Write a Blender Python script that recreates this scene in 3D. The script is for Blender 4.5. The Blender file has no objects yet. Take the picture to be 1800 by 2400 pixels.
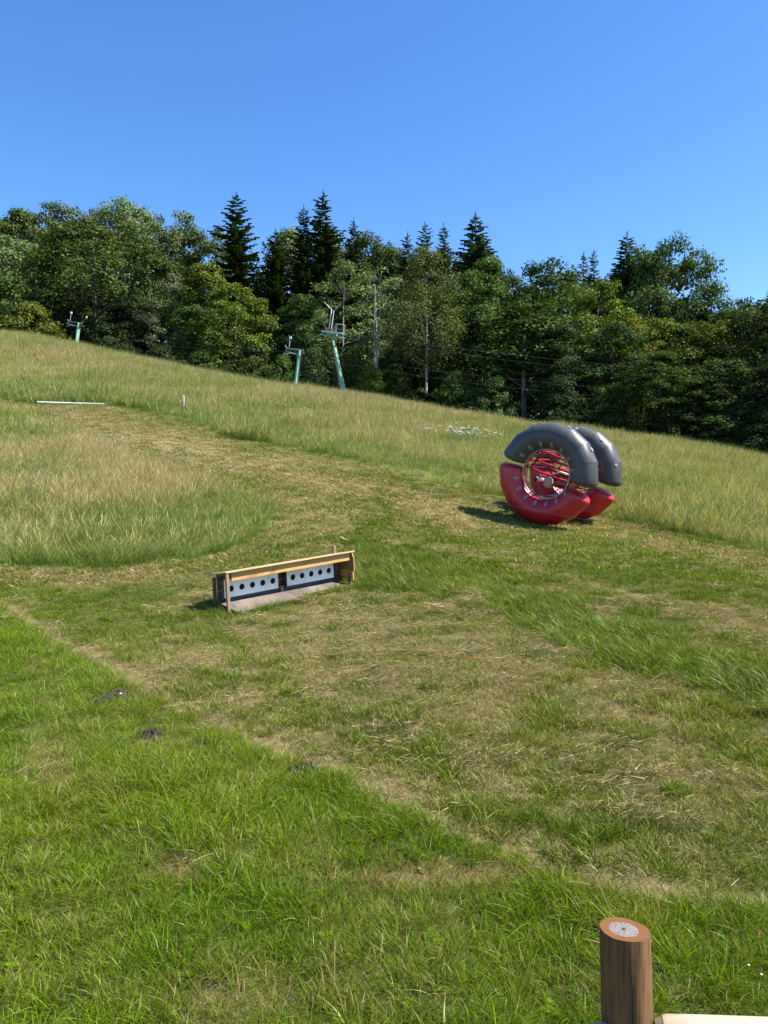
import bpy, bmesh, math, random
import numpy as np
from mathutils import Vector, Matrix

# ------------------------------------------------------------------ camera, world, sun, exposure
SC = bpy.context.scene
COL = SC.collection
R = math.radians
CZ = 2.6
PITCH = R(2.0)
FPX = 1746.0
cam_d = bpy.data.cameras.new('camera')
cam = bpy.data.objects.new('camera', cam_d)
COL.objects.link(cam)
cam.location = (0, 0, CZ)
cam.rotation_euler = (R(90) - PITCH, 0, 0)
cam_d.sensor_fit = 'VERTICAL'
cam_d.sensor_height = 24.0
cam_d.lens = 24.0 * FPX / 2400.0
cam_d.clip_start = 0.05
cam_d.clip_end = 3000
SC.camera = cam

SUN_EL, SUN_AZ = R(51), R(97)          # azimuth clockwise from +Y (the view direction)
sd = Vector((math.sin(SUN_AZ) * math.cos(SUN_EL), math.cos(SUN_AZ) * math.cos(SUN_EL), math.sin(SUN_EL)))
world = bpy.data.worlds.new('World')
SC.world = world
world.use_nodes = True
wn = world.node_tree.nodes
wl = world.node_tree.links
wn.clear()
sky = wn.new('ShaderNodeTexSky')
sky.sky_type = 'NISHITA'
sky.sun_disc = False
sky.sun_elevation = SUN_EL
sky.sun_rotation = SUN_AZ
sky.altitude = 200
sky.air_density = 1.0
sky.dust_density = 0.3
sky.ozone_density = 3.5
bg = wn.new('ShaderNodeBackground')
bg.inputs['Strength'].default_value = 0.085
wo = wn.new('ShaderNodeOutputWorld')
hsv = wn.new('ShaderNodeHueSaturation')
hsv.inputs['Saturation'].default_value = 1.25
hsv.inputs['Hue'].default_value = 0.507
wl.new(sky.outputs[0], hsv.inputs['Color'])
wl.new(hsv.outputs[0], bg.inputs[0])
wl.new(bg.outputs[0], wo.inputs[0])
sun_d = bpy.data.lights.new('sun', 'SUN')
sun_d.energy = 4.4
sun_d.angle = R(0.5)
sun_d.color = (1.0, 0.95, 0.86)
sun = bpy.data.objects.new('sun', sun_d)
COL.objects.link(sun)
sun.rotation_euler = sd.to_track_quat('Z', 'Y').to_euler()
SC.view_settings.view_transform = 'Standard'
SC.view_settings.look = 'None'
SC.view_settings.exposure = 1.6
SC.view_settings.gamma = 1.0
SC.cycles.max_bounces = 6
SC.cycles.diffuse_bounces = 3
SC.cycles.transmission_bounces = 3
SC.cycles.transparent_max_bounces = 4

rng = np.random.default_rng(11)
random.seed(5)
CP, SP = math.cos(PITCH), math.sin(PITCH)
S = 1800.0 / 1659.0


# ------------------------------------------------------------------ rays, terrain function
def at(px, py, d):
    cx, cy = (px - 900) / FPX, (1200 - py) / FPX
    return Vector((cx * d, d * (CP + cy * SP), CZ + d * (cy * CP - SP)))


def project(x, y, z):
    dz = z - CZ
    dep = y * CP - dz * SP
    up = y * SP + dz * CP
    dep = np.maximum(dep, 0.05)
    return 900 + FPX * x / dep, 1200 - FPX * up / dep


ctrl = []


def cpt(px, py, d, dz=0.0):
    p = at(px, py, d)
    ctrl.append((p.x, p.y, p.z + dz))


for px, py, d in [(-300, 2400, 3.4), (300, 2400, 3.4), (900, 2400, 3.3), (1500, 2400, 3.25), (2100, 2400, 3.2),
                  (0, 1950, 4.95), (900, 1950, 4.85), (1800, 1950, 4.75),
                  (-300, 1690, 6.9), (300, 1690, 6.85), (900, 1690, 6.75), (1800, 1690, 6.6), (2300, 1690, 6.5),
                  (0, 1500, 9.6), (540, 1438, 11.3), (830, 1378, 12.93), (1200, 1450, 10.3), (1800, 1500, 9.3), (2200, 1500, 9.3),
                  (0, 1400, 12.0), (300, 1360, 13.3), (650, 1290, 15.3),
                  (-300, 1310, 14.5), (0, 1305, 14.6), (300, 1300, 15.0), (650, 1180, 19.0), (950, 1290, 15.7), (1000, 1180, 20.5),
                  (1255, 1234, 20.0), (1360, 1230, 21.3), (1550, 1270, 18.0), (1800, 1310, 16.0), (1800, 1210, 22.5), (2200, 1290, 20.0),
                  (-300, 1080, 22.5), (0, 1090, 22.0), (300, 1050, 25.0), (520, 1070, 25.5), (800, 1060, 28.0), (1100, 1100, 26.5),
                  (80, 955, 36.0), (300, 950, 36.5), (600, 990, 35.0), (1000, 1040, 34.0), (1450, 1090, 32.0), (1800, 1130, 30.0)]:
    cpt(px, py, d)
CREST = [(-500, 772, 80), (-250, 770, 79), (0, 782, 77), (120, 792, 76), (250, 815, 74), (420, 850, 71), (560, 874, 69), (690, 898, 67), (800, 912, 66),
         (1000, 945, 62), (1150, 972, 59), (1430, 1008, 54), (1620, 1034, 51), (1800, 1066, 48), (2050, 1110, 45), (2300, 1150, 43)]
CREST_I = len(ctrl)
for px, py, d in CREST:
    cpt(px, py, d, -0.6)
    p = at(px, py, d)
    u = Vector((p.x, p.y, 0)).normalized()
    for m, dz in ((8, -1.6), (20, -2.6), (45, 0.5), (90, 6), (180, 14)):
        q = p + u * m
        ctrl.append((q.x, q.y, p.z - 0.6 + dz))
for x, y, z in [(0, 0, .1), (-5, 0, .2), (5, 0, 0), (0, -15, 0), (-18, -12, .6), (18, -12, -.4), (14, 7, .1), (-12, 6, .7), (-18, 14, 1.8), (20, 14, .6),
                (-40, 30, 6), (-60, 10, 5), (60, 10, -1), (0, -80, -2), (-80, -60, 0), (80, -60, -4)]:
    ctrl.append((x, y, z))
ctrl = np.array(ctrl)
_c = ctrl[:, :2]


def _phi(r2):
    return 0.5 * r2 * np.log(r2 + 1e-9)


_n = len(_c)
_A = np.zeros((_n + 3, _n + 3))
_d2 = ((_c[:, None, :] - _c[None, :, :]) ** 2).sum(-1)
_A[:_n, :_n] = _phi(_d2) + np.eye(_n) * 3.0
_A[:_n, _n] = 1
_A[:_n, _n + 1:] = _c
_A[_n:, :_n] = _A[:_n, _n:].T
_w = np.linalg.solve(_A, np.concatenate([ctrl[:, 2], np.zeros(3)]))
# settle the crest: lower or raise its points until the skyline of the ground (with its grass) stands where it should
for _it in range(5):
    for _q, (_px, _py, _d) in enumerate(CREST):
        _dir = at(_px, _py, 1.0)
        _dd = np.arange(_d * .55, _d * 1.25, 1.0)
        _x, _y = _dir.x * _dd, _dir.y * _dd
        _r2 = (_x[:, None] - _c[None, :, 0]) ** 2 + (_y[:, None] - _c[None, :, 1]) ** 2
        _z = _phi(_r2) @ _w[:_n] + _w[_n] + _w[_n + 1] * _x + _w[_n + 2] * _y + .5
        _el = (_z - CZ) / _dd
        _err = (_el.max() - (_dir.z - CZ)) * _d
        ctrl[CREST_I + _q * 6:CREST_I + _q * 6 + 6, 2] -= _err * .8
    _w = np.linalg.solve(_A, np.concatenate([ctrl[:, 2], np.zeros(3)]))


def hash2(ix, iy, seed):
    h = (ix.astype(np.int64) * 374761393 + iy.astype(np.int64) * 668265263 + seed * 1274126177) & 0xFFFFFFFF
    h = ((h ^ (h >> 13)) * 1274126177) & 0xFFFFFFFF
    return ((h ^ (h >> 16)) & 0xFFFF) / 65535.0


def vnoise(x, y, scale, seed=0):
    x = np.asarray(x, float) / scale + 1000
    y = np.asarray(y, float) / scale + 1000
    ix, iy = np.floor(x), np.floor(y)
    fx, fy = x - ix, y - iy
    fx, fy = fx * fx * (3 - 2 * fx), fy * fy * (3 - 2 * fy)
    a, b = hash2(ix, iy, seed), hash2(ix + 1, iy, seed)
    c, d = hash2(ix, iy + 1, seed), hash2(ix + 1, iy + 1, seed)
    return (a * (1 - fx) + b * fx) * (1 - fy) + (c * (1 - fx) + d * fx) * fy


def fbm(x, y, scale, seed=0, o=3):
    t = 0
    a = 1
    s = 0
    for i in range(o):
        t = t + a * vnoise(x, y, scale / 2 ** i, seed + i * 7)
        s += a
        a *= .55
    return t / s


def H0(x, y):
    x = np.asarray(x, float).ravel()
    y = np.asarray(y, float).ravel()
    out = np.empty_like(x)
    for i in range(0, len(x), 20000):
        xx, yy = x[i:i + 20000], y[i:i + 20000]
        r2 = (xx[:, None] - _c[None, :, 0]) ** 2 + (yy[:, None] - _c[None, :, 1]) ** 2
        out[i:i + 20000] = _phi(r2) @ _w[:_n] + _w[_n] + _w[_n + 1] * xx + _w[_n + 2] * yy
    return np.clip(out, -12, 45)


def HH(x, y):
    x = np.asarray(x, float).ravel()
    y = np.asarray(y, float).ravel()
    r = np.hypot(x, y)
    near = np.clip(1.3 - r / 45, 0.25, 1)
    return (H0(x, y) + (vnoise(x, y, .26, 5) - .5) * .055 * np.clip(1.6 - r / 13, 0, 1) + (fbm(x, y, 0.7, 3, 2) - .5) * 0.09 * np.clip(1.4 - r / 25, 0, 1) + (vnoise(x, y, 2.6, 9) - .5) * 0.13 * near
            + (vnoise(x, y, 9, 12) - .5) * 0.5 * np.clip((r - 20) / 30, 0, 1))


def hz(x, y):
    return float(HH([x], [y])[0])


def ground_at(px, py):
    """first ground hit of a pixel ray: bisect along the ray"""
    d0 = at(px, py, 1.0) - Vector((0, 0, CZ))
    ds = np.concatenate([np.arange(2, 30, .05), np.arange(30, 120, .25)])
    zz = HH(d0.x * ds, d0.y * ds)
    k = np.argmax((CZ + d0.z * ds) < zz)
    return Vector((d0.x * ds[k], d0.y * ds[k], zz[k]))


# ------------------------------------------------------------------ zones of the meadow (outlines on the ground)
def poly_in(px, py, poly):
    inside = np.zeros(len(px), bool)
    n = len(poly)
    for i in range(n):
        x1, y1 = poly[i]
        x2, y2 = poly[(i + 1) % n]
        if y1 == y2:
            continue
        c = ((y1 > py) != (y2 > py)) & (px < (x2 - x1) * (py - y1) / (y2 - y1) + x1)
        inside ^= c
    return inside


Z_FORE = [(-1500, 1230), (-200, 1325), (0, 1432), (130, 1508), (300, 1600), (420, 1668), (640, 1760), (830, 1838), (1010, 1935), (1200, 2000), (1420, 2085), (1800, 2130),
          (2600, 2230), (4500, 2500), (4500, 30000), (-4500, 30000), (-4500, 1000)]
Z_STRIP = [(835, 1275), (900, 1280), (1000, 1300), (1100, 1332), (1300, 1402), (1500, 1478), (1800, 1565), (2600, 1790), (2600, 1990), (1800, 1685), (1620, 1615), (1400, 1535),
           (1250, 1475), (1100, 1402), (950, 1378), (845, 1378)]
Z_TALL1 = [(-1500, 1300), (0, 1322), (100, 1335), (230, 1335), (450, 1312), (560, 1285), (630, 1240), (662, 1198), (560, 1162), (420, 1118), (280, 1068), (150, 1014), (70, 974),
           (-300, 925), (-1500, 905)]
Z_TALL2 = [(-1500, 890), (-300, 915), (80, 946), (250, 945), (420, 978), (550, 1028), (680, 1050), (830, 1080), (930, 1105), (1060, 1135), (1180, 1168), (1450, 1218), (1600, 1252),
           (1800, 1292), (2600, 1450), (4000, 1500), (4000, 300), (-1500, 300)]
PATH_LINES = [([(20, 1425), (160, 1510), (330, 1605), (450, 1675), (600, 1735), (760, 1800), (900, 1862), (1060, 1945), (1250, 2010), (1450, 2080), (1800, 2122)], 20),
              ([(900, 1262), (1150, 1310), (1330, 1352), (1500, 1400), (1800, 1480)], 16),
              ([(150, 975), (300, 1010), (500, 1070), (700, 1120), (900, 1150), (1100, 1225)], 26)]


def line_dist(px, py, pts):
    d = np.full(len(px), 1e9)
    for (x1, y1), (x2, y2) in zip(pts[:-1], pts[1:]):
        vx, vy = x2 - x1, (y2 - y1)
        t = np.clip(((px - x1) * vx + (py - y1) * vy) / (vx * vx + vy * vy), 0, 1)
        d = np.minimum(d, np.hypot(px - x1 - t * vx, (py - y1 - t * vy)))
    return d


BALD = [(1080, 1840), (280, 1630), (222, 1646), (352, 1722), (720, 1808)]


def zones(x, y, z):
    """zone id: 0 mown, 1 foreground lush, 2 strip, 3 tall near, 4 tall far, 5 beyond crest ; dry 0..1"""
    px, py = project(x, y, z)
    jx = (vnoise(x, y, .4, 21) - .5) * 22
    jy = (vnoise(x, y, .4, 22) - .5) * 14
    qx, qy = px + jx, py + jy
    zid = np.zeros(len(x), int)
    zid[poly_in(qx, qy, Z_FORE)] = 1
    sj = (vnoise(x, y, .8, 23) - .5) * 40
    zid[poly_in(px + jx, py + jy + sj, Z_STRIP)] = 2
    zid[poly_in(px + jx * .5, py + jy * .5, Z_TALL1)] = 3
    r = np.hypot(x, y)
    zid[poly_in(px + jx * .5, py + jy * .5, Z_TALL2) & (r > 19)] = 4
    n1, n2 = fbm(x, y, 1.6, 31), fbm(x, y, .45, 41, 2)
    n3 = vnoise(x, y, .16, 44)
    dry = 0.34 + (n1 - .5) * .75 + (n2 - .5) * .9 + (n3 - .5) * .5
    rng_m = (zid == 0)
    # range in front of the shelter is drier towards its middle, the verge near the roller greener
    mid = np.exp(-(((px - 1000) / 700) ** 2 + ((py - 1560) / 260) ** 2))
    dry = np.where(rng_m, dry + .2 * mid, dry)
    upper = rng_m & (py < 1240)
    dry = np.where(upper, dry + .08, dry)
    leftg = np.exp(-(((px - 230) / 260) ** 2 + ((py - 1440) / 55) ** 2))
    dry = np.where(rng_m, dry - .55 * leftg, dry)
    band = np.exp(-(((px - 250) / 330) ** 2 + ((py - 1352) / 28) ** 2))
    dry = np.where(rng_m, dry + .5 * band, dry)
    rg = np.exp(-((px - 1500) / 330) ** 2 - ((py - 1355 - (px - 1500) * .22) / 60) ** 2)
    dry = np.where(rng_m, dry - .55 * rg, dry)
    ab = np.exp(-((py - np.interp(px, [835, 1100, 1300, 1500, 1800], [1262, 1315, 1380, 1452, 1530])) / 40) ** 2) * (px > 820)
    dry = np.where(rng_m, dry - .4 * ab, dry)
    rd = np.exp(-((py - 1262 - (px - 1500) * .2) / 18) ** 2) * (px > 1250)
    dry = np.where(rng_m, dry + .4 * rd, dry)
    for pts, wd in PATH_LINES:
        d = line_dist(px, py, pts)
        dry = np.where(zid != 3, dry + (.75 if wd == 20 else .5) * np.exp(-(d / wd) ** 2) * np.where(zid == 1, .5, 1), dry)
    dry = np.where(zid == 1, dry * .45 - .06, dry)
    heap = np.exp(-(((px - 1080) / 230) ** 2 + ((py - 2055) / 26) ** 2)) + .8 * np.exp(-(((px - 410) / 60) ** 2 + ((py - 2035) / 28) ** 2)) \
        + .6 * np.exp(-(((px - 120) / 60) ** 2 + ((py - 1790) / 60) ** 2)) + .7 * np.exp(-(((px - 1420) / 50) ** 2 + ((py - 2080) / 20) ** 2)) \
        + .35 * np.exp(-(((px - 500) / 260) ** 2 + ((py - 2330) / 60) ** 2))
    dry = np.where(zid == 1, dry + heap, dry)
    dry = np.where(zid == 2, dry * .45 - .08, dry)
    return zid, np.clip(dry, 0, 1), px, py


# ------------------------------------------------------------------ materials
def nodes_of(name):
    m = bpy.data.materials.new(name)
    m.use_nodes = True
    nt = m.node_tree
    nt.nodes.clear()
    out = nt.nodes.new('ShaderNodeOutputMaterial')
    return m, nt, out


def N(nt, typ, **kw):
    n = nt.nodes.new(typ)
    for k, v in kw.items():
        if k in n.inputs:
            n.inputs[k].default_value = v
        else:
            setattr(n, k, v)
    return n


def mixc(nt, fac, a, b, blend='MIX'):
    n = nt.nodes.new('ShaderNodeMix')
    n.data_type = 'RGBA'
    n.blend_type = blend
    for sock, v in ((n.inputs[0], fac), (n.inputs[6], a), (n.inputs[7], b)):
        if isinstance(v, bpy.types.NodeSocket):
            nt.links.new(v, sock)
        else:
            sock.default_value = v if not isinstance(v, tuple) or len(v) == 4 else (*v, 1)
    return n.outputs[2]


def math_n(nt, op, a, b=0.0, clamp=False):
    n = nt.nodes.new('ShaderNodeMath')
    n.operation = op
    n.use_clamp = clamp
    for sock, v in ((n.inputs[0], a), (n.inputs[1], b)):
        if isinstance(v, bpy.types.NodeSocket):
            nt.links.new(v, sock)
        else:
            sock.default_value = v
    return n.outputs[0]


def noise_n(nt, scale, detail=3, coord='Object', stretch=None, rough=.5):
    tc = N(nt, 'ShaderNodeTexCoord')
    v = tc.outputs[coord]
    if stretch:
        mp = N(nt, 'ShaderNodeMapping')
        mp.inputs['Scale'].default_value = stretch
        nt.links.new(v, mp.inputs[0])
        v = mp.outputs[0]
    n = N(nt, 'ShaderNodeTexNoise')
    n.inputs['Scale'].default_value = scale
    n.inputs['Detail'].default_value = detail
    n.inputs['Roughness'].default_value = rough
    nt.links.new(v, n.inputs['Vector'])
    return n.outputs['Fac']


def ramp(nt, fac, stops):
    r = N(nt, 'ShaderNodeValToRGB')
    e = r.color_ramp.elements
    while len(e) > 1:
        e.remove(e[-1])
    e[0].position = stops[0][0]
    e[0].color = (*stops[0][1], 1)
    for p, c in stops[1:]:
        q = e.new(p)
        q.color = (*c, 1)
    nt.links.new(fac, r.inputs[0])
    return r.outputs[0]


def bsdf(nt, out, color, rough=.6, bump=None, bump_str=.3, metal=0.0, bump_dist=.01, spec=.5, coat=0.0):
    b = N(nt, 'ShaderNodeBsdfPrincipled')
    if isinstance(color, bpy.types.NodeSocket):
        nt.links.new(color, b.inputs['Base Color'])
    else:
        b.inputs['Base Color'].default_value = (*color, 1)
    if isinstance(rough, bpy.types.NodeSocket):
        nt.links.new(rough, b.inputs['Roughness'])
    else:
        b.inputs['Roughness'].default_value = rough
    b.inputs['Metallic'].default_value = metal
    b.inputs['Specular IOR Level'].default_value = spec
    b.inputs['Coat Weight'].default_value = coat
    if bump is not None:
        bn = N(nt, 'ShaderNodeBump')
        bn.inputs['Strength'].default_value = bump_str
        bn.inputs['Distance'].default_value = bump_dist
        nt.links.new(bump, bn.inputs['Height'])
        nt.links.new(bn.outputs[0], b.inputs['Normal'])
    nt.links.new(b.outputs[0], out.inputs[0])
    return b


def simple(name, col, var=.15, scale=8, rough=.6, metal=0.0, bump=.15, dirt=None, spec=.5, bd=.01, stretch=None, coat=0.0):
    m, nt, out = nodes_of(name)
    f = noise_n(nt, scale, 5, stretch=stretch)
    lo = tuple(c * (1 - var) for c in col)
    hi = tuple(min(1, c * (1 + var)) for c in col)
    c = ramp(nt, f, [(.3, lo), (.7, hi)])
    if dirt:
        f2 = noise_n(nt, scale * .4, 6, rough=.7)
        k = math_n(nt, 'MULTIPLY', math_n(nt, 'SUBTRACT', f2, .52, True), 4, True)
        c = mixc(nt, k, c, dirt)
    bsdf(nt, out, c, rough, f if bump else None, bump, metal, bd, spec, coat)
    return m


def blade_mat(name, g0, g1, tipcol, dry0, dry1, tip_gain=.3, dry_tip=0.0, head=None, trans=.35):
    """grass: base colour from the clump's dryness (instance attribute), the blade's own random and the place along the blade"""
    m, nt, out = nodes_of(name)
    a = N(nt, 'ShaderNodeAttribute', attribute_name='along').outputs['Fac']
    br = N(nt, 'ShaderNodeAttribute', attribute_name='brand').outputs['Fac']
    ti = N(nt, 'ShaderNodeAttribute', attribute_name='tint', attribute_type='INSTANCER').outputs['Fac']
    hu = N(nt, 'ShaderNodeAttribute', attribute_name='hue', attribute_type='INSTANCER').outputs['Fac']
    g = mixc(nt, hu, g0, g1)
    g = mixc(nt, math_n(nt, 'MULTIPLY', a, tip_gain), g, tipcol)
    d = mixc(nt, br, dry0, dry1)
    # a blade is dry when its random number lies under the clump's dryness (soft step)
    k = math_n(nt, 'MULTIPLY', math_n(nt, 'SUBTRACT', math_n(nt, 'ADD', ti, math_n(nt, 'MULTIPLY', math_n(nt, 'SUBTRACT', a, .5), dry_tip)), br), 5)
    k = math_n(nt, 'ADD', k, .5, True)
    c = mixc(nt, k, g, d)
    v = math_n(nt, 'ADD', math_n(nt, 'MULTIPLY', math_n(nt, 'FRACT', math_n(nt, 'MULTIPLY', br, 17.3)), .7), .62)
    c = mixc(nt, 1.0, c, v, 'MULTIPLY')
    df = N(nt, 'ShaderNodeBsdfDiffuse')
    tr = N(nt, 'ShaderNodeBsdfTranslucent')
    gl = N(nt, 'ShaderNodeBsdfGlossy', Roughness=.42)
    nt.links.new(c, df.inputs[0])
    c2 = mixc(nt, 1.0, c, (1.25, 1.15, .55, 1), 'MULTIPLY')
    nt.links.new(c2, tr.inputs[0])
    gl.inputs[0].default_value = (.75, .8, .7, 1)
    mx = N(nt, 'ShaderNodeMixShader')
    mx.inputs[0].default_value = trans
    nt.links.new(df.outputs[0], mx.inputs[1])
    nt.links.new(tr.outputs[0], mx.inputs[2])
    m2 = N(nt, 'ShaderNodeMixShader')
    m2.inputs[0].default_value = .018
    nt.links.new(mx.outputs[0], m2.inputs[1])
    nt.links.new(gl.outputs[0], m2.inputs[2])
    nt.links.new(m2.outputs[0], out.inputs[0])
    return m


def leaf_mat(name, trans=.22, gloss=.012, var=.7):
    m, nt, out = nodes_of(name)
    oi = N(nt, 'ShaderNodeObjectInfo')
    br = N(nt, 'ShaderNodeAttribute', attribute_name='brand').outputs['Fac']
    v = math_n(nt, 'ADD', math_n(nt, 'MULTIPLY', br, var), 1 - var / 2)
    c = mixc(nt, 1.0, oi.outputs['Color'], v, 'MULTIPLY')
    f = noise_n(nt, .35, 2)
    c = mixc(nt, math_n(nt, 'MULTIPLY', math_n(nt, 'SUBTRACT', f, .45, True), 1.6, True), c, mixc(nt, 1.0, c, (1.25, 1.1, .6, 1), 'MULTIPLY'))
    df = N(nt, 'ShaderNodeBsdfDiffuse')
    tr = N(nt, 'ShaderNodeBsdfTranslucent')
    gl = N(nt, 'ShaderNodeBsdfGlossy', Roughness=.6)
    nt.links.new(c, df.inputs[0])
    nt.links.new(mixc(nt, 1.0, c, (1.15, 1.2, .45, 1), 'MULTIPLY'), tr.inputs[0])
    gl.inputs[0].default_value = (.8, .85, .8, 1)
    mx = N(nt, 'ShaderNodeMixShader')
    mx.inputs[0].default_value = trans
    nt.links.new(df.outputs[0], mx.inputs[1])
    nt.links.new(tr.outputs[0], mx.inputs[2])
    m2 = N(nt, 'ShaderNodeMixShader')
    m2.inputs[0].default_value = gloss
    nt.links.new(mx.outputs[0], m2.inputs[1])
    nt.links.new(gl.outputs[0], m2.inputs[2])
    nt.links.new(m2.outputs[0], out.inputs[0])
    return m


def wood_mat(name, c0, c1, dark, scale=3.0, axis='x', rough=.75, knots=True):
    m, nt, out = nodes_of(name)
    st = {'x': (.12, 1, 1), 'z': (1, 1, .12)}[axis]
    f = noise_n(nt, scale * 8, 6, stretch=st, rough=.65)
    g = noise_n(nt, scale * .7, 3)
    c = ramp(nt, f, [(.25, c0), (.55, c1), (.8, tuple(a * .8 for a in c0))])
    if knots:
        k = math_n(nt, 'MULTIPLY', math_n(nt, 'SUBTRACT', noise_n(nt, scale * 1.7, 2, stretch=tuple(.5 if s < 1 else 1 for s in st)), .6, True), 6, True)
        c = mixc(nt, math_n(nt, 'MULTIPLY', k, .8), c, dark)
    c = mixc(nt, math_n(nt, 'MULTIPLY', math_n(nt, 'SUBTRACT', g, .45, True), 1.5, True), c, tuple(a * .6 for a in c1))
    bsdf(nt, out, c, rough, f, .35, bump_dist=.004, spec=.3)
    return m


M = {}
M['grass_fore'] = blade_mat('grass_lush', (.064, .158, .003), (.128, .208, .003), (.19, .255, .006), (.30, .235, .09), (.20, .16, .05), trans=.42)
M['grass_strip'] = blade_mat('grass_strip', (.058, .118, .008), (.105, .158, .008), (.16, .20, .015), (.34, .27, .13), (.25, .19, .085))
M['grass_mown'] = blade_mat('grass_mown', (.062, .118, .007), (.122, .165, .010), (.17, .20, .018), (.33, .275, .125), (.22, .165, .078))
M['grass_tall'] = blade_mat('grass_tall', (.080, .160, .022), (.155, .210, .038), (.25, .285, .075), (.46, .40, .19), (.34, .25, .15), .6, .95)
M['straw'] = blade_mat('straw', (.30, .23, .10), (.38, .30, .14), (.38, .30, .15), (.27, .205, .095), (.16, .115, .058), trans=.15)
M['leaf'] = leaf_mat('broad_leaves')
M['needle'] = leaf_mat('needles', .12, .008, .6)
M['bark'] = simple('bark', (.10, .08, .06), .45, 3, .9, bump=.6, bd=.05, stretch=(4, 4, .6))
M['pale_bark'] = simple('pale_bark', (.34, .33, .29), .35, 2.5, .8, bump=.2, dirt=(.05, .045, .04), stretch=(1, 1, 3))
M['grey_bark'] = simple('grey_bark', (.22, .20, .17), .35, 3, .85, bump=.3, bd=.03, stretch=(4, 4, .6))


# ------------------------------------------------------------------ object helpers
def tag(o, label=None, cat=None, group=None, kind=None):
    if label:
        o['label'] = label
    if cat:
        o['category'] = cat
    if group:
        o['group'] = group
    if kind:
        o['kind'] = kind
    return o


def empty(name, loc, rz=0.0):
    o = bpy.data.objects.new(name, None)
    o.empty_display_size = .3
    COL.objects.link(o)
    o.location = loc
    o.rotation_euler = (0, 0, rz)
    return o


class MB:
    def __init__(s):
        s.v, s.f, s.sm = [], [], []

    def add(s, verts, faces, smooth=False):
        k = len(s.v)
        s.v += [tuple(p) for p in verts]
        s.f += [tuple(i + k for i in f) for f in faces]
        s.sm += [smooth] * len(faces)
        return s

    def box(s, c, size, mat=None):
        hx, hy, hz_ = size[0] / 2, size[1] / 2, size[2] / 2
        vs = [Vector((x, y, z)) for x in (-hx, hx) for y in (-hy, hy) for z in (-hz_, hz_)]
        if mat is not None:
            vs = [mat @ p for p in vs]
        c = Vector(c)
        return s.add([p + c for p in vs], [(0, 1, 3, 2), (4, 6, 7, 5), (0, 4, 5, 1), (2, 3, 7, 6), (0, 2, 6, 4), (1, 5, 7, 3)])

    def tube(s, pts, rad, n=8, cap=True, smooth=True, roll=0.0):
        pts = [Vector(p) for p in pts]
        if not hasattr(rad, '__len__'):
            rad = [rad] * len(pts)
        vs = []
        prev = None
        for i, p in enumerate(pts):
            t = (pts[min(i + 1, len(pts) - 1)] - pts[max(i - 1, 0)]).normalized()
            if prev is None:
                ref = Vector((0, 0, 1)) if abs(t.z) < .9 else Vector((1, 0, 0))
                a = t.cross(ref).normalized()
            else:
                a = (prev - t * prev.dot(t)).normalized()
            prev = a
            b = t.cross(a)
            for k in range(n):
                w = 2 * math.pi * k / n + roll
                vs.append(p + (a * math.cos(w) + b * math.sin(w)) * rad[i])
        fs = []
        for i in range(len(pts) - 1):
            for k in range(n):
                fs.append((i * n + k, i * n + (k + 1) % n, (i + 1) * n + (k + 1) % n, (i + 1) * n + k))
        s.add(vs, fs, smooth)
        if cap:
            m = len(pts) - 1
            s.add([vs[k] for k in range(n)], [tuple(range(n - 1, -1, -1))])
            s.add([vs[m * n + k] for k in range(n)], [tuple(range(n))])
        return s

    def build(s, name, mat, parent=None, bevel=0.0):
        me = bpy.data.meshes.new(name)
        me.from_pydata(s.v, [], s.f)
        me.polygons.foreach_set('use_smooth', s.sm)
        me.validate()
        if isinstance(mat, (list, tuple)):
            for q in mat:
                me.materials.append(q)
        else:
            me.materials.append(mat)
        me.update()
        o = bpy.data.objects.new(name, me)
        COL.objects.link(o)
        if parent is not None:
            o.parent = parent
        if bevel:
            bm = bmesh.new()
            bm.from_mesh(me)
            bmesh.ops.remove_doubles(bm, verts=bm.verts, dist=1e-5)
            bmesh.ops.recalc_face_normals(bm, faces=bm.faces)
            bmesh.ops.bevel(bm, geom=[e for e in bm.edges if e.is_manifold and e.calc_face_angle(0) > .5], offset=bevel, segments=2, affect='EDGES', clamp_overlap=True)
            bm.to_mesh(me)
            bm.free()
        return o


def np_mesh(name, verts, faces_flat, loop_tot, mat, attrs=None, smooth=False):
    me = bpy.data.meshes.new(name)
    nv = len(verts)
    me.vertices.add(nv)
    me.vertices.foreach_set('co', np.asarray(verts, np.float32).ravel())
    nf = len(loop_tot)
    me.loops.add(len(faces_flat))
    me.loops.foreach_set('vertex_index', np.asarray(faces_flat, np.int32))
    me.polygons.add(nf)
    ls = np.concatenate([[0], np.cumsum(loop_tot)[:-1]]).astype(np.int32)
    me.polygons.foreach_set('loop_start', ls)
    me.polygons.foreach_set('loop_total', np.asarray(loop_tot, np.int32))
    if smooth:
        me.polygons.foreach_set('use_smooth', np.ones(nf, bool))
    for k, v in (attrs or {}).items():
        v = np.asarray(v)
        if v.ndim == 2:
            a = me.attributes.new(k, 'FLOAT_COLOR', 'POINT')
            a.data.foreach_set('color', v.astype(np.float32).ravel())
        else:
            a = me.attributes.new(k, 'FLOAT', 'POINT')
            a.data.foreach_set('value', v.astype(np.float32))
    me.update(calc_edges=True)
    if mat:
        me.materials.append(mat)
    return me


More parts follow.
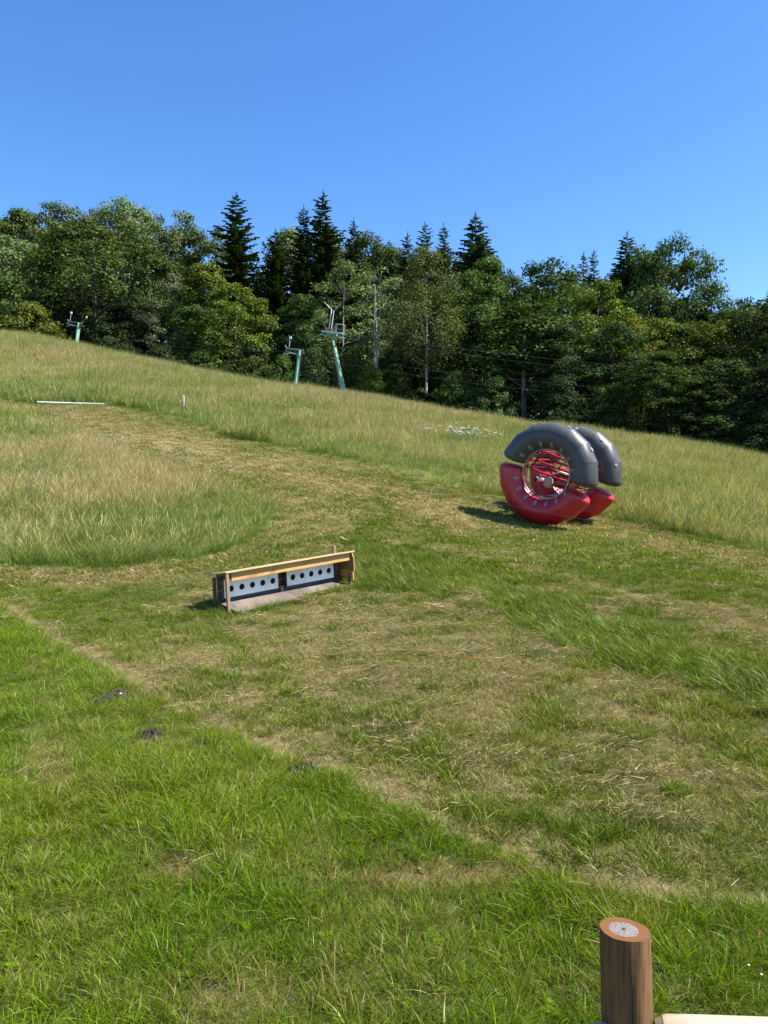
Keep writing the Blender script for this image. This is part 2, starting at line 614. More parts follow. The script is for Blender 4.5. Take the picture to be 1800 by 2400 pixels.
# ------------------------------------------------------------------ ground sheet
def build_ground():
    rr = [0.0, .4]
    while rr[-1] < 700:
        rr.append(rr[-1] * (1.017 if rr[-1] < 90 else 1.05) + .004)
    rr = np.array(rr[1:])
    th = np.concatenate([np.linspace(-48, 48, 241), np.linspace(48, 312, 67)[1:-1]]) * math.pi / 180
    nr, na = len(rr), len(th)
    X = (rr[:, None] * np.sin(th)[None, :]).ravel()
    Y = (rr[:, None] * np.cos(th)[None, :]).ravel()
    Z = HH(X, Y)
    zid, dry, px, py = zones(X, Y, Z)
    r = np.hypot(X, Y)
    fwd = np.abs(np.arctan2(X, Y)) < R(48)
    n1 = fbm(X, Y, 2.2, 61)[:, None]
    soil = np.array([.085, .066, .036])
    straw = np.array([.165, .134, .064])
    thatch = np.array([.066, .068, .018])
    green = np.array([.045, .062, .012])
    tallc = np.array([.095, .115, .025])
    d = dry[:, None]
    col = thatch * (1 - d) + straw * d
    col = np.where(zid[:, None] == 1, green * (1 - d) + straw * d, col)
    col = np.where(zid[:, None] == 2, green * (1 - d) + soil * d, col)
    col = np.where(zid[:, None] >= 3, tallc * (.75 + .5 * n1), col)
    # past the crest: woodland floor
    cpx = np.array([c[0] for c in CREST])
    cd = np.array([at(*c).xy.length for c in CREST])
    caz = np.array([math.atan2(at(*c).x, at(*c).y) for c in CREST])
    lim = np.interp(np.arctan2(X, Y), caz, cd)
    wood = ((r > lim + 5) & fwd) | (r > 110)
    col = np.where(wood[:, None], np.array([.030, .026, .014]), col)
    col = np.concatenate([col, np.ones((len(X), 1))], 1)
    i = np.arange(nr - 1)[:, None] * na
    k = np.arange(na)[None, :]
    k2 = (k + 1) % na
    q = np.stack([i + k, i + na + k, i + na + k2, i + k2], -1).reshape(-1, 4)
    verts = np.stack([X, Y, Z], 1)
    verts = np.concatenate([verts, [[0, 0, hz(0, 0)]]])
    col = np.concatenate([col, col[:1]])
    c0 = len(X)
    tri = np.stack([np.full(na, c0), np.arange(na), (np.arange(na) + 1) % na], 1)
    flat = np.concatenate([q.ravel(), tri.ravel()])
    lt = np.concatenate([np.full(len(q), 4), np.full(na, 3)])
    m, nt, out = nodes_of('meadow_soil')
    a = N(nt, 'ShaderNodeAttribute', attribute_name='tone').outputs['Color']
    f = noise_n(nt, 9, 8, rough=.7)
    f2 = noise_n(nt, 55, 4, rough=.7)
    c = mixc(nt, 1.0, a, ramp(nt, f, [(.3, (.55, .55, .55)), (.7, (1.45, 1.4, 1.3))]), 'MULTIPLY')
    c = mixc(nt, 1.0, c, ramp(nt, f2, [(.3, (.6, .6, .6)), (.7, (1.4, 1.4, 1.35))]), 'MULTIPLY')
    bsdf(nt, out, c, .95, f2, .8, bump_dist=.03, spec=.15)
    me = np_mesh('ground', verts, flat, lt, m, {'tone': col}, True)
    o = bpy.data.objects.new('ground', me)
    COL.objects.link(o)
    tag(o, 'sloping meadow ground under mown and uncut grass', kind='structure')
    return lim


build_ground()


# ------------------------------------------------------------------ grass clumps
def clump(name, n, radius, lmin, lmax, width, lean, curve, mat, rs, flat=0.0, nseg=3, head=0.0, leanx=0.0):
    V, F, L, AL, BR = [], [], [], [], []
    for b in range(n):
        a = rs.uniform(0, 2 * math.pi)
        rad = radius * math.sqrt(rs.uniform(0, 1))
        base = np.array([math.cos(a) * rad, math.sin(a) * rad, -.01])
        ln = rs.uniform(lmin, lmax) * (1 - .35 * (rad / max(radius, 1e-6)) * rs.uniform(0, 1))
        la = a + rs.normal(0, 1.2)
        d = np.array([math.cos(la) * lean * rs.uniform(.2, 1.3) + leanx, math.sin(la) * lean * rs.uniform(.2, 1.3), 1.0])
        if flat:
            d[2] = rs.uniform(-.05, .25)
            base[2] = rs.uniform(.005, .05) * flat
        d /= np.linalg.norm(d)
        bend = np.array([math.cos(la), math.sin(la), -.55]) * curve * rs.uniform(.3, 1.3)
        w = width * rs.uniform(.6, 1.3)
        side = np.cross(d, [math.cos(rs.uniform(0, 6.3)), math.sin(rs.uniform(0, 6.3)), .1])
        side /= np.linalg.norm(side) + 1e-9
        br = rs.uniform(0, 1)
        k = len(V)
        is_head = head and rs.uniform() < head
        for sgi in range(nseg + 1):
            t = sgi / nseg
            p = base + d * ln * t + bend * ln * t * t
            if is_head:
                ww = w * .45 if t < .8 else (w * 1.7 if t < .95 else w * .5)
            else:
                ww = w * (1 - .15 * t) if t < .6 else w * (1.75 * (1 - t) + .06)
            V += [p - side * ww / 2, p + side * ww / 2]
            AL += [t, t]
            BR += [br, br]
        for sgi in range(nseg):
            F += [k + 2 * sgi, k + 2 * sgi + 1, k + 2 * sgi + 3, k + 2 * sgi + 2]
            L.append(4)
    me = np_mesh(name, V, F, L, mat, {'along': AL, 'brand': BR})
    return bpy.data.objects.new(name, me)


def weed(name, mat, rs):
    """low rosette of oval leaves"""
    V, F, L, AL, BR = [], [], [], [], []
    for b in range(9):
        a = rs.uniform(0, 6.3)
        ln = rs.uniform(.03, .065)
        d = np.array([math.cos(a), math.sin(a), rs.uniform(.25, .9)])
        d /= np.linalg.norm(d)
        s = np.array([-math.sin(a), math.cos(a), 0])
        k = len(V)
        br = rs.uniform(.5, 1)
        for t, w in ((0, .003), (.35, .012), (.7, .014), (1, .002)):
            p = d * ln * t + np.array([0, 0, -.02 * t * t + .01])
            V += [p - s * w, p + s * w]
            AL += [t, t]
            BR += [br, br]
        for q in range(3):
            F += [k + 2 * q, k + 2 * q + 1, k + 2 * q + 3, k + 2 * q + 2]
            L.append(4)
    return bpy.data.objects.new(name, np_mesh(name, V, F, L, mat, {'along': AL, 'brand': BR}))


def daisy(name):
    m = simple('daisy_white', (.8, .8, .78), .05, 20, .6)
    mb = MB()
    for q in range(2):
        a = 2.6 * q
        c = Vector((math.cos(a) * .05, math.sin(a) * .05, .07 + .015 * q))
        ring = [c + Vector((math.cos(k * .785) * .005, math.sin(k * .785) * .005, .0015 * (k % 2))) for k in range(8)]
        mb.add([c + Vector((0, 0, .003))] + ring, [(0, 1 + k, 1 + (k + 1) % 8) for k in range(8)])
    me = bpy.data.meshes.new(name)
    me.from_pydata(mb.v, [], mb.f)
    me.materials.append(m)
    return bpy.data.objects.new(name, me)


def scatter(name, label, protos, P, rotz, scl, idx, tint, hue, tilt=.0):
    """one stuff object: points that carry their own size, turn, kind and dryness; a node group sets a clump on each"""
    pc = bpy.data.collections.new(name + '_clumps')
    for i, p in enumerate(protos):
        p.name = '%s_clump_%02d' % (name, i)
        pc.objects.link(p)
    me = bpy.data.meshes.new(name)
    n = len(P)
    me.vertices.add(n)
    me.vertices.foreach_set('co', np.asarray(P, np.float32).ravel())
    rot = np.stack([rng.normal(0, tilt, n), rng.normal(0, tilt, n), rotz], 1).astype(np.float32)
    a = me.attributes.new('rot', 'FLOAT_VECTOR', 'POINT')
    a.data.foreach_set('vector', rot.ravel())
    for k, v in (('scl', scl), ('tint', tint), ('hue', hue)):
        a = me.attributes.new(k, 'FLOAT', 'POINT')
        a.data.foreach_set('value', np.asarray(v, np.float32))
    a = me.attributes.new('kind_index', 'INT', 'POINT')
    a.data.foreach_set('value', np.asarray(idx, np.int32))
    me.update()
    o = bpy.data.objects.new(name, me)
    COL.objects.link(o)
    tag(o, label, name.replace('_', ' '), kind='stuff')
    ng = bpy.data.node_groups.new(name + '_scatter', 'GeometryNodeTree')
    ng.interface.new_socket('Geometry', in_out='INPUT', socket_type='NodeSocketGeometry')
    ng.interface.new_socket('Geometry', in_out='OUTPUT', socket_type='NodeSocketGeometry')
    gi, go = ng.nodes.new('NodeGroupInput'), ng.nodes.new('NodeGroupOutput')
    ci = ng.nodes.new('GeometryNodeCollectionInfo')
    ci.inputs['Collection'].default_value = pc
    ci.inputs['Separate Children'].default_value = True
    ci.inputs['Reset Children'].default_value = True
    ip = ng.nodes.new('GeometryNodeInstanceOnPoints')
    ip.inputs['Pick Instance'].default_value = True

    def nattr(nm, dt):
        q = ng.nodes.new('GeometryNodeInputNamedAttribute')
        q.data_type = dt
        q.inputs['Name'].default_value = nm
        return q.outputs['Attribute']
    e2r = ng.nodes.new('FunctionNodeEulerToRotation')
    ng.links.new(nattr('rot', 'FLOAT_VECTOR'), e2r.inputs[0])
    ng.links.new(gi.outputs[0], ip.inputs['Points'])
    ng.links.new(ci.outputs[0], ip.inputs['Instance'])
    ng.links.new(nattr('kind_index', 'INT'), ip.inputs['Instance Index'])
    ng.links.new(e2r.outputs[0], ip.inputs['Rotation'])
    ng.links.new(nattr('scl', 'FLOAT'), ip.inputs['Scale'])
    ng.links.new(ip.outputs[0], go.inputs[0])
    md = o.modifiers.new('scatter', 'NODES')
    md.node_group = ng
    return o


def sample(r0, r1, dens, half=36.0, side=2.0):
    """even random points of a ring sector in front of the camera, widened by a side margin"""
    hr = R(half)
    n = int(dens * hr * (r1 * r1 - r0 * r0))
    r = np.sqrt(rng.uniform(r0 * r0, r1 * r1, n))
    t = rng.uniform(-hr, hr, n)
    x, y = r * np.sin(t), r * np.cos(t)
    return x, y


def in_view(px, py, m=260):
    return (px > -m) & (px < 1800 + m) & (py < 2400 + m * 1.6) & (py > 500)


rs = np.random.default_rng(3)
# shelter and roller footprints keep taller grass out
BOXP = at(538, 1438, 11.3)


def keep_out(x, y):
    # local frame of the shelter
    ux, uy = .748, .663
    dx, dy = x - BOXP.x, y - BOXP.y
    u = dx * ux + dy * uy
    v = -dx * uy + dy * ux
    return (u > -.02) & (u < 2.5) & (v > -.18) & (v < .5)


bald_xy = [ground_at(px, py) for px, py in [(277, 1635), (222, 1650), (352, 1725), (718, 1812)]]


def bald(x, y, k=1.0):
    m = np.zeros(len(x), bool)
    for p, rad in zip(bald_xy, (.14, .08, .11, .11)):
        m |= ((x - p.x) ** 2 + ((y - p.y) / 1.25) ** 2) < (rad * k) ** 2
    return m


def make_grass():
    mf, ms, mm, mt, mst = M['grass_fore'], M['grass_strip'], M['grass_mown'], M['grass_tall'], M['straw']
    # --- foreground lush
    protos = [clump('c', 46, .085, .04, .10, .0031, .55, .4, mf, rs) for _ in range(4)] + \
             [clump('c', 34, .075, .09, .19, .0038, .5, .55, mf, rs, nseg=4) for _ in range(4)] + \
             [clump('c', 9, .06, .17, .31, .0062, .42, .6, mf, rs, nseg=5) for _ in range(3)] + [weed('w', mf, rs) for _ in range(2)] + [daisy('d')]
    x1, y1 = sample(2.6, 6.0, 400)
    x2, y2 = sample(6.0, 15, 230)
    x, y = np.concatenate([x1, x2]), np.concatenate([y1, y2])
    z = HH(x, y)
    zid, dry, px, py = zones(x, y, z)
    k = (zid == 1) & in_view(px, py) & ~bald(x, y)
    k &= ~((line_dist(px, py, PATH_LINES[0][0]) < 14) & (rng.uniform(0, 1, len(x)) < .75))
    x, y, z, dry, px, py = x[k], y[k], z[k], dry[k], px[k], py[k]
    n = len(x)
    lush = fbm(x, y, .9, 71) + .35 * (vnoise(x, y, .25, 77) - .5) - .30 * np.clip((py - 1950) / 350, 0, 1) + .12 * np.clip((1700 - py) / 200, 0, 1)
    u = rng.uniform(0, 1, n)
    idx = rng.integers(0, 4, n)
    p_long = np.clip((lush - .34) * 2.4, .10, .75)
    edge = np.exp(-(line_dist(px, py - 14, Z_FORE[1:13]) / 42) ** 2)
    p_long = np.clip(p_long + .55 * edge, 0, .95)
    idx = np.where(u < p_long, rng.integers(4, 8, n), idx)
    idx = np.where(rng.uniform(0, 1, n) < .055 * np.clip(lush * 2.2 - .4, .15, 1.6), rng.integers(8, 11, n), idx)
    idx = np.where(rng.uniform(0, 1, n) < .012, rng.integers(11, 13, n), idx)
    idx = np.where((rng.uniform(0, 1, n) < .0013) & (py > 2100) & (px > 800), 13, idx)
    scl = rng.uniform(.75, 1.25, n) * (1 - .35 * dry)
    hue = np.clip(fbm(x, y, 1.3, 81) * 1.6 - .3 + rng.normal(0, .15, n), 0, 1)
    hue = np.clip(hue + .25 * np.clip((900 - px) / 900, -1, 1), 0, 1)
    scatter('lush_grass', 'lush bright green uncut grass in the foreground below the diagonal track', protos, np.stack([x, y, z], 1), rng.uniform(0, 6.28, n), scl, idx, np.clip(dry * .9 + .04, 0, 1), hue, .12)
    # --- strip of taller green grass
    protos = [clump('c', 26, .10, .14, .34, .006, .4, .55, ms, rs, nseg=4, leanx=-.12) for _ in range(5)] + [clump('c', 30, .1, .06, .15, .006, .5, .4, ms, rs) for _ in range(2)]
    x, y = sample(7, 18, 130)
    z = HH(x, y)
    zid, dry, px, py = zones(x, y, z)
    k = (zid == 2) & in_view(px, py)
    x, y, z, dry = x[k], y[k], z[k], dry[k]
    n = len(x)
    hue = np.clip(fbm(x, y, 1.5, 82) * 1.5 - .3, 0, 1)
    scatter('strip_grass', 'band of taller deep green grass running right from the target shelter', protos, np.stack([x, y, z], 1), rng.normal(0, .8, n), rng.uniform(.6, 1.15, n), rng.integers(0, 7, n), dry, hue, .1)
    # --- mown grass, near to far
    protos = [clump('c', 44, .10, .03, .085, .0042, .8, .4, mm, rs) for _ in range(4)] + \
             [clump('c', 46, .075, .04, .115, .0042, .5, .4, mm, rs) for _ in range(3)] + \
             [clump('c', 34, .16, .04, .10, .012, .8, .4, mm, rs, nseg=2) for _ in range(3)] + [weed('w', mm, rs)]
    xs, ys = [], []
    for r0, r1, dn in ((4.5, 9, 230), (9, 15, 140), (15, 24, 60), (24, 42, 32)):
        a, b = sample(r0, r1, dn)
        xs.append(a)
        ys.append(b)
    x, y = np.concatenate(xs), np.concatenate(ys)
    z = HH(x, y)
    zid, dry, px, py = zones(x, y, z)
    k = (zid == 0) & in_view(px, py) & ~keep_out(x, y)
    tr_ = line_dist(px, py, PATH_LINES[0][0])
    k &= ~((tr_ < 15) & (rng.uniform(0, 1, len(x)) < .72))
    k &= ~((line_dist(px, py, PATH_LINES[1][0]) < 5) & (rng.uniform(0, 1, len(x)) < .6))
    # dead patches carry fewer green clumps
    k &= rng.uniform(0, 1, len(x)) > np.clip(dry - .7, 0, .25)
    x, y, z, dry, px, py = x[k], y[k], z[k], dry[k], px[k], py[k]
    n = len(x)
    r = np.hypot(x, y)
    tuft = vnoise(x, y, .24, 95) + .5 * (vnoise(x, y, 1.2, 96) - .5)
    idx = np.where(r < 14, rng.integers(0, 4, n), rng.integers(7, 10, n))
    idx = np.where((tuft > .66) & (r < 16), rng.integers(4, 7, n), idx)
    dry = np.where(tuft > .66, dry * .45, dry)
    hue = np.clip(fbm(x, y, 1.1, 83) * 1.6 - .3 + rng.normal(0, .12, n), 0, 1)
    # green tufts left standing along the shelter's front board and feet
    ex_, ey_ = [], []
    for q in range(150):
        u = rng.uniform(.1, 2.5)
        v = -.15 + rng.normal(0, .045) - .05
        if rng.uniform() < .2:
            u, v = rng.choice([-.05, .05, 2.45]) + rng.normal(0, .08), rng.uniform(-.2, .5)
        ex_.append(BOXP.x + .748 * u - .663 * v)
        ey_.append(BOXP.y + .663 * u + .748 * v)
    ne = len(ex_)
    x, y = np.concatenate([x, ex_]), np.concatenate([y, ey_])
    z = np.concatenate([z, HH(ex_, ey_)])
    idx, dry, hue = np.concatenate([idx, rng.integers(4, 7, ne)]), np.concatenate([dry, np.full(ne, .05)]), np.concatenate([hue, rng.uniform(.1, .6, ne)])
    n = len(x)
    scatter('mown_grass', 'short mown grass, patchy green and straw, on the range and the track uphill', protos, np.stack([x, y, z], 1), rng.uniform(0, 6.28, n), rng.uniform(.7, 1.25, n) * np.where((idx >= 4) & (idx < 7), rng.uniform(.8, 1.5, n), 1), idx, dry, hue, .15)
    # --- cut straw lying about
    protos = [clump('c', 26, .15, .04, .14, .0028, 1, .3, mst, rs, flat=1.0, nseg=3) for _ in range(4)] + [clump('c', 40, .2, .04, .12, .0045, 1, .3, mst, rs, flat=1.4, nseg=3) for _ in range(2)]
    xs, ys = [], []
    for r0, r1, dn in ((2.6, 9, 40), (9, 16, 26), (16, 36, 7)):
        a, b = sample(r0, r1, dn)
        xs.append(a)
        ys.append(b)
    x, y = np.concatenate(xs), np.concatenate(ys)
    z = HH(x, y)
    zid, dry, px, py = zones(x, y, z)
    k = ((zid == 0) | ((zid == 1) & (dry > .38))) & in_view(px, py) & ~keep_out(x, y) & (rng.uniform(0, 1, len(x)) < np.clip(dry * .6 - .17, .01, .4))
    x, y, z = x[k], y[k], z[k]
    # raked little heaps of dry mowings
    hx, hy = sample(5.2, 12.5, 3.2, 30)
    hzid, hdry, hpx, hpy = zones(hx, hy, HH(hx, hy))
    kk = (hzid == 0) & (rng.uniform(0, 1, len(hx)) < .30 + .5 * (hpx > 800)) & ~keep_out(hx, hy)
    for cx_, cy_ in zip(hx[kk], hy[kk]):
        m_ = rng.integers(5, 13)
        ex_, ey_ = cx_ + rng.normal(0, .07, m_), cy_ + rng.normal(0, .05, m_)
        x, y = np.concatenate([x, ex_]), np.concatenate([y, ey_])
        z = np.concatenate([z, HH(ex_, ey_) + rng.uniform(0, .055, m_)])
    n = len(x)
    idx = np.where(np.hypot(x, y) < 11, rng.integers(0, 4, n), rng.integers(3, 6, n))
    scatter('cut_straw', 'loose dry mowings lying in pale wisps over the mown range', protos, np.stack([x, y, z + .012], 1), rng.uniform(0, 6.28, n), rng.uniform(.6, 1.3, n), idx, rng.uniform(0, .6, n), rng.uniform(0, 1, n), .12)
    # --- tall uncut grass, near patch and hillside
    tn = [clump('c', 44, .17, .30, .75, .0048, .18, .28, mt, rs, nseg=5, head=.6, leanx=.24) for _ in range(5)] + [clump('c', 44, .17, .12, .42, .0055, .35, .45, mt, rs, nseg=4, leanx=.1) for _ in range(3)]
    tf = [clump('c', 48, .40, .30, .72, .011, .18, .25, mt, rs, nseg=4, head=.5, leanx=.2) for _ in range(4)] + [clump('c', 48, .40, .15, .45, .013, .3, .4, mt, rs, nseg=3, leanx=.1) for _ in range(3)]
    protos = tn + tf
    xs, ys = [], []
    for r0, r1, dn in ((12, 22, 44), (22, 32, 30), (32, 50, 15), (50, 84, 11)):
        a, b = sample(r0, r1, dn, 35)
        xs.append(a)
        ys.append(b)
    x, y = np.concatenate(xs), np.concatenate(ys)
    z = HH(x, y)
    zid, dry, px, py = zones(x, y, z)
    r = np.hypot(x, y)
    caz = np.array([math.atan2(at(*c).x, at(*c).y) for c in CREST])
    cd = np.array([at(*c).xy.length for c in CREST])
    lim = np.interp(np.arctan2(x, y), caz, cd)
    k = (zid >= 3) & in_view(px, py, 200) & (r < lim + 4)
    # the roller stands on trodden grass
    k &= ~(((x - 4.9) / 2.0) ** 2 + ((y - 20.4) / 1.5) ** 2 < 1)
    x, y, z, px, py, r, zid = x[k], y[k], z[k], px[k], py[k], r[k], zid[k]
    n = len(x)
    gpatch = fbm(x, y, 5.5, 90) + .4 * (vnoise(x, y, 1.4, 91) - .5)
    green = np.clip((gpatch - .5) * 4, 0, 1)
    # greener at the feet of both tall patches and on the crest at the left
    green = np.maximum(green, np.clip((py - (1185 - np.clip(px - 300, 0, 400) * .24)) / 55, 0, 1) * (zid == 3) * (.75 + .5 * (vnoise(x, y, 1.2, 99) - .5)))
    edge2 = np.interp(px, [0, 250, 420, 550, 680, 830, 1000, 1450, 1800], [930, 935, 965, 1012, 1035, 1060, 1100, 1190, 1260])
    green = np.maximum(green, np.exp(-((py - edge2) / 20) ** 2) * (zid == 4) * .9)
    cresty = np.interp(px, [c[0] for c in CREST], [c[1] for c in CREST])
    green = np.maximum(green, np.exp(-((py - cresty) / 22) ** 2) * (px < 950) * (zid == 4) * .85)
    lowp = rng.uniform(0, 1, n) < (.25 + .4 * green)
    far = r > 30
    idx = np.where(far, np.where(lowp, rng.integers(12, 15, n), rng.integers(8, 12, n)), np.where(lowp, rng.integers(5, 8, n), rng.integers(0, 5, n)))
    scl = rng.uniform(.7, 1.2, n) * (.75 + .5 * vnoise(x, y, 3, 92))
    # trampled fringe beside the shelter path and the lower ground between path and roller
    lowz = np.exp(-(((px - 1000) / 170) ** 2 + ((py - 1118) / 30) ** 2))
    scl *= 1 - .55 * lowz
    band2 = np.exp(-((py - edge2) / 20) ** 2) * (zid == 4)
    scl *= 1 + .35 * band2 * vnoise(x, y, 1.1, 97)
    patch2 = fbm(x, y, 11, 98) - .5
    tint = np.clip(.36 - .42 * green + (fbm(x, y, 2.5, 93) - .5) * .8 + patch2 * 1.1 + .1 + .2 * (zid == 3) * (1 - green) - .3 * (zid == 3) * green, .02, .95)
    hue = np.clip(fbm(x, y, 5, 94) * 2.2 - .55 - .6 * green * (py > 1000) - .5 * band2, 0, 1)  # edge band greener and darker, its shadow line put into the colour
    scatter('tall_grass', 'tall uncut seeding grass covering the hillside up to the crest', protos, np.stack([x, y, z], 1), rng.normal(0, .7, n), scl, idx, tint, hue, .08)


make_grass()
exec_parts = True


# ------------------------------------------------------------------ trees
def leaves_np(C, Nn, size, rs, elong=1.25):
    """one bent leaf-clump face (two triangles folded along the rib) per centre"""
    n = len(C)
    Nn = Nn / (np.linalg.norm(Nn, axis=1, keepdims=True) + 1e-9)
    t = rs.normal(0, 1, (n, 3))
    t -= Nn * (t * Nn).sum(1, keepdims=True)
    t /= np.linalg.norm(t, axis=1, keepdims=True) + 1e-9
    b = np.cross(Nn, t)
    s = (size * rs.uniform(.55, 1.35, n))[:, None]
    a0 = C - t * s * .5 * elong
    a1 = C + t * s * .5 * elong
    l = C - b * s * .5 + Nn * s * .15
    r_ = C + b * s * .5 + Nn * s * .15
    V = np.stack([a0, l, a1, r_], 1).reshape(-1, 3)
    k = np.arange(n)[:, None] * 4
    F = np.concatenate([k + np.array([0, 1, 2]), k + np.array([0, 2, 3])], 1).reshape(-1)
    L = np.full(2 * n, 3)
    return V, F, L


PROFILES = {
    'round': lambda t: np.sqrt(np.clip(1 - (2 * t - 1) ** 2, 0, 1)) ** .8,
    'oak': lambda t: np.clip(np.sin(np.pi * np.clip(t * .82 + .13, 0, 1)), 0, 1) ** .55,
    'tall': lambda t: np.clip(np.sin(np.pi * np.clip(t * .86 + .12, 0, 1)), 0, 1) ** .7,
    'birch': lambda t: np.clip(np.sin(np.pi * np.clip(t, 0, 1) ** .8), 0, 1) ** .75,
    'bush': lambda t: np.clip(1 - t ** 1.6, 0, 1) ** .7,
}


def broadleaf(kind, seed, Hh=20.0, Rr=5.0, base=.25, nclump=120, per=85, csize=1.15, leaf=.30, droop=0.0, mat='leaf', bark='bark', trunk_r=.28, fork=False):
    rs = np.random.default_rng(seed)
    prof = PROFILES[kind]
    z0 = Hh * base
    C, NN, BR, centers = [], [], [], []
    lob = [(rs.uniform(0, 6.28), rs.uniform(.1, .9), rs.uniform(.55, 1.38)) for _ in range(15)]
    for i in range(nclump):
        t = rs.beta(1.5, 1.25)
        a = rs.uniform(0, 2 * math.pi)
        rr = Rr * prof(np.array([t]))[0]
        m = 1.0
        for la, lt, lm in lob:
            dd = abs((a - la + math.pi) % (2 * math.pi) - math.pi) / 1.0 + abs(t - lt) / .25
            if dd < 1:
                m = lm
        rad = rr * m * (rs.uniform(.25, 1) ** .5)
        c = np.array([math.cos(a) * rad, math.sin(a) * rad, z0 + (Hh - z0) * t])
        cs = csize * rs.uniform(.6, 1.3)
        c[2] = min(c[2], Hh - cs * .7) + (rs.uniform(0, .9) if t > .8 else 0)
        centers.append(c)
        n = int(per * (cs / csize) ** 2)
        d = rs.normal(0, 1, (n, 3))
        d /= np.linalg.norm(d, axis=1, keepdims=True)
        d[:, 2] = np.where(d[:, 2] < -.3, -d[:, 2], d[:, 2])
        rad_l = cs * rs.uniform(.35, 1.12, n)[:, None]
        p = c + d * rad_l * np.array([1.05, 1.05, .88])
        if droop:
            p[:, 2] -= droop * rs.uniform(0, 1, n) ** 2 * cs
        C.append(p)
        out = np.array([math.cos(a), math.sin(a), .3])
        NN.append(d * .75 + out * .3 + np.array([0, 0, .25]) + rs.normal(0, .55, (n, 3)))
        BR.append(np.clip(rs.uniform(.25, .75) + rs.normal(0, .22, n), 0, 1))
    C, NN, BR = np.concatenate(C), np.concatenate(NN), np.concatenate(BR)
    V, F, L = leaves_np(C, NN, leaf, rs)
    me = np_mesh('crown', V, F, L, M[mat], {'brand': np.repeat(BR, 4)})
    tb = MB()
    bendx, bendy = rs.uniform(-.5, .5, 2)
    top = Hh * .88

    def tp(z):
        s = z / Hh
        return Vector((bendx * math.sin(s * 3) * .8, bendy * math.sin(s * 2.4) * .8, z))
    zs = [-.6, .2, 1, Hh * .15, Hh * .3, Hh * .45, Hh * .6, Hh * .75, top]
    tb.tube([tp(z) for z in zs], [trunk_r * (1.35 if z < .3 else 1) * (1 - .9 * max(z, 0) / top) + .02 for z in zs], 8)
    if fork:
        tb.tube([tp(Hh * .22), Vector((.9, .2, Hh * .5)), Vector((1.5, .3, Hh * .8)), Vector((1.7, .4, Hh * .97))], [trunk_r * .7, trunk_r * .5, trunk_r * .3, .02], 7)
        tb.tube([tp(Hh * .35), Vector((-.6, -.1, Hh * .6)), Vector((-1.2, -.2, Hh * .92))], [trunk_r * .45, trunk_r * .3, .02], 6)
    cs_ = sorted(range(len(centers)), key=lambda k: rs.uniform())[:26]
    for k in cs_:
        c = Vector(centers[k])
        zb = max(min(c.z - (c.xy.length) * rs.uniform(.5, .9), top * .95), z0 * .6)
        p0 = tp(zb)
        mid = p0.lerp(c, .55) + Vector((0, 0, -.08 * (c - p0).length))
        rb = trunk_r * (1 - .85 * zb / top) * .55
        tb.tube([p0, mid, c], [rb, rb * .6, .03], 5, cap=False)
    to = tb.build('trunk', M[bark])
    tm = to.data
    bpy.data.objects.remove(to)
    return me, tm, float(np.percentile(V[:, 2], 99.9)), Rr


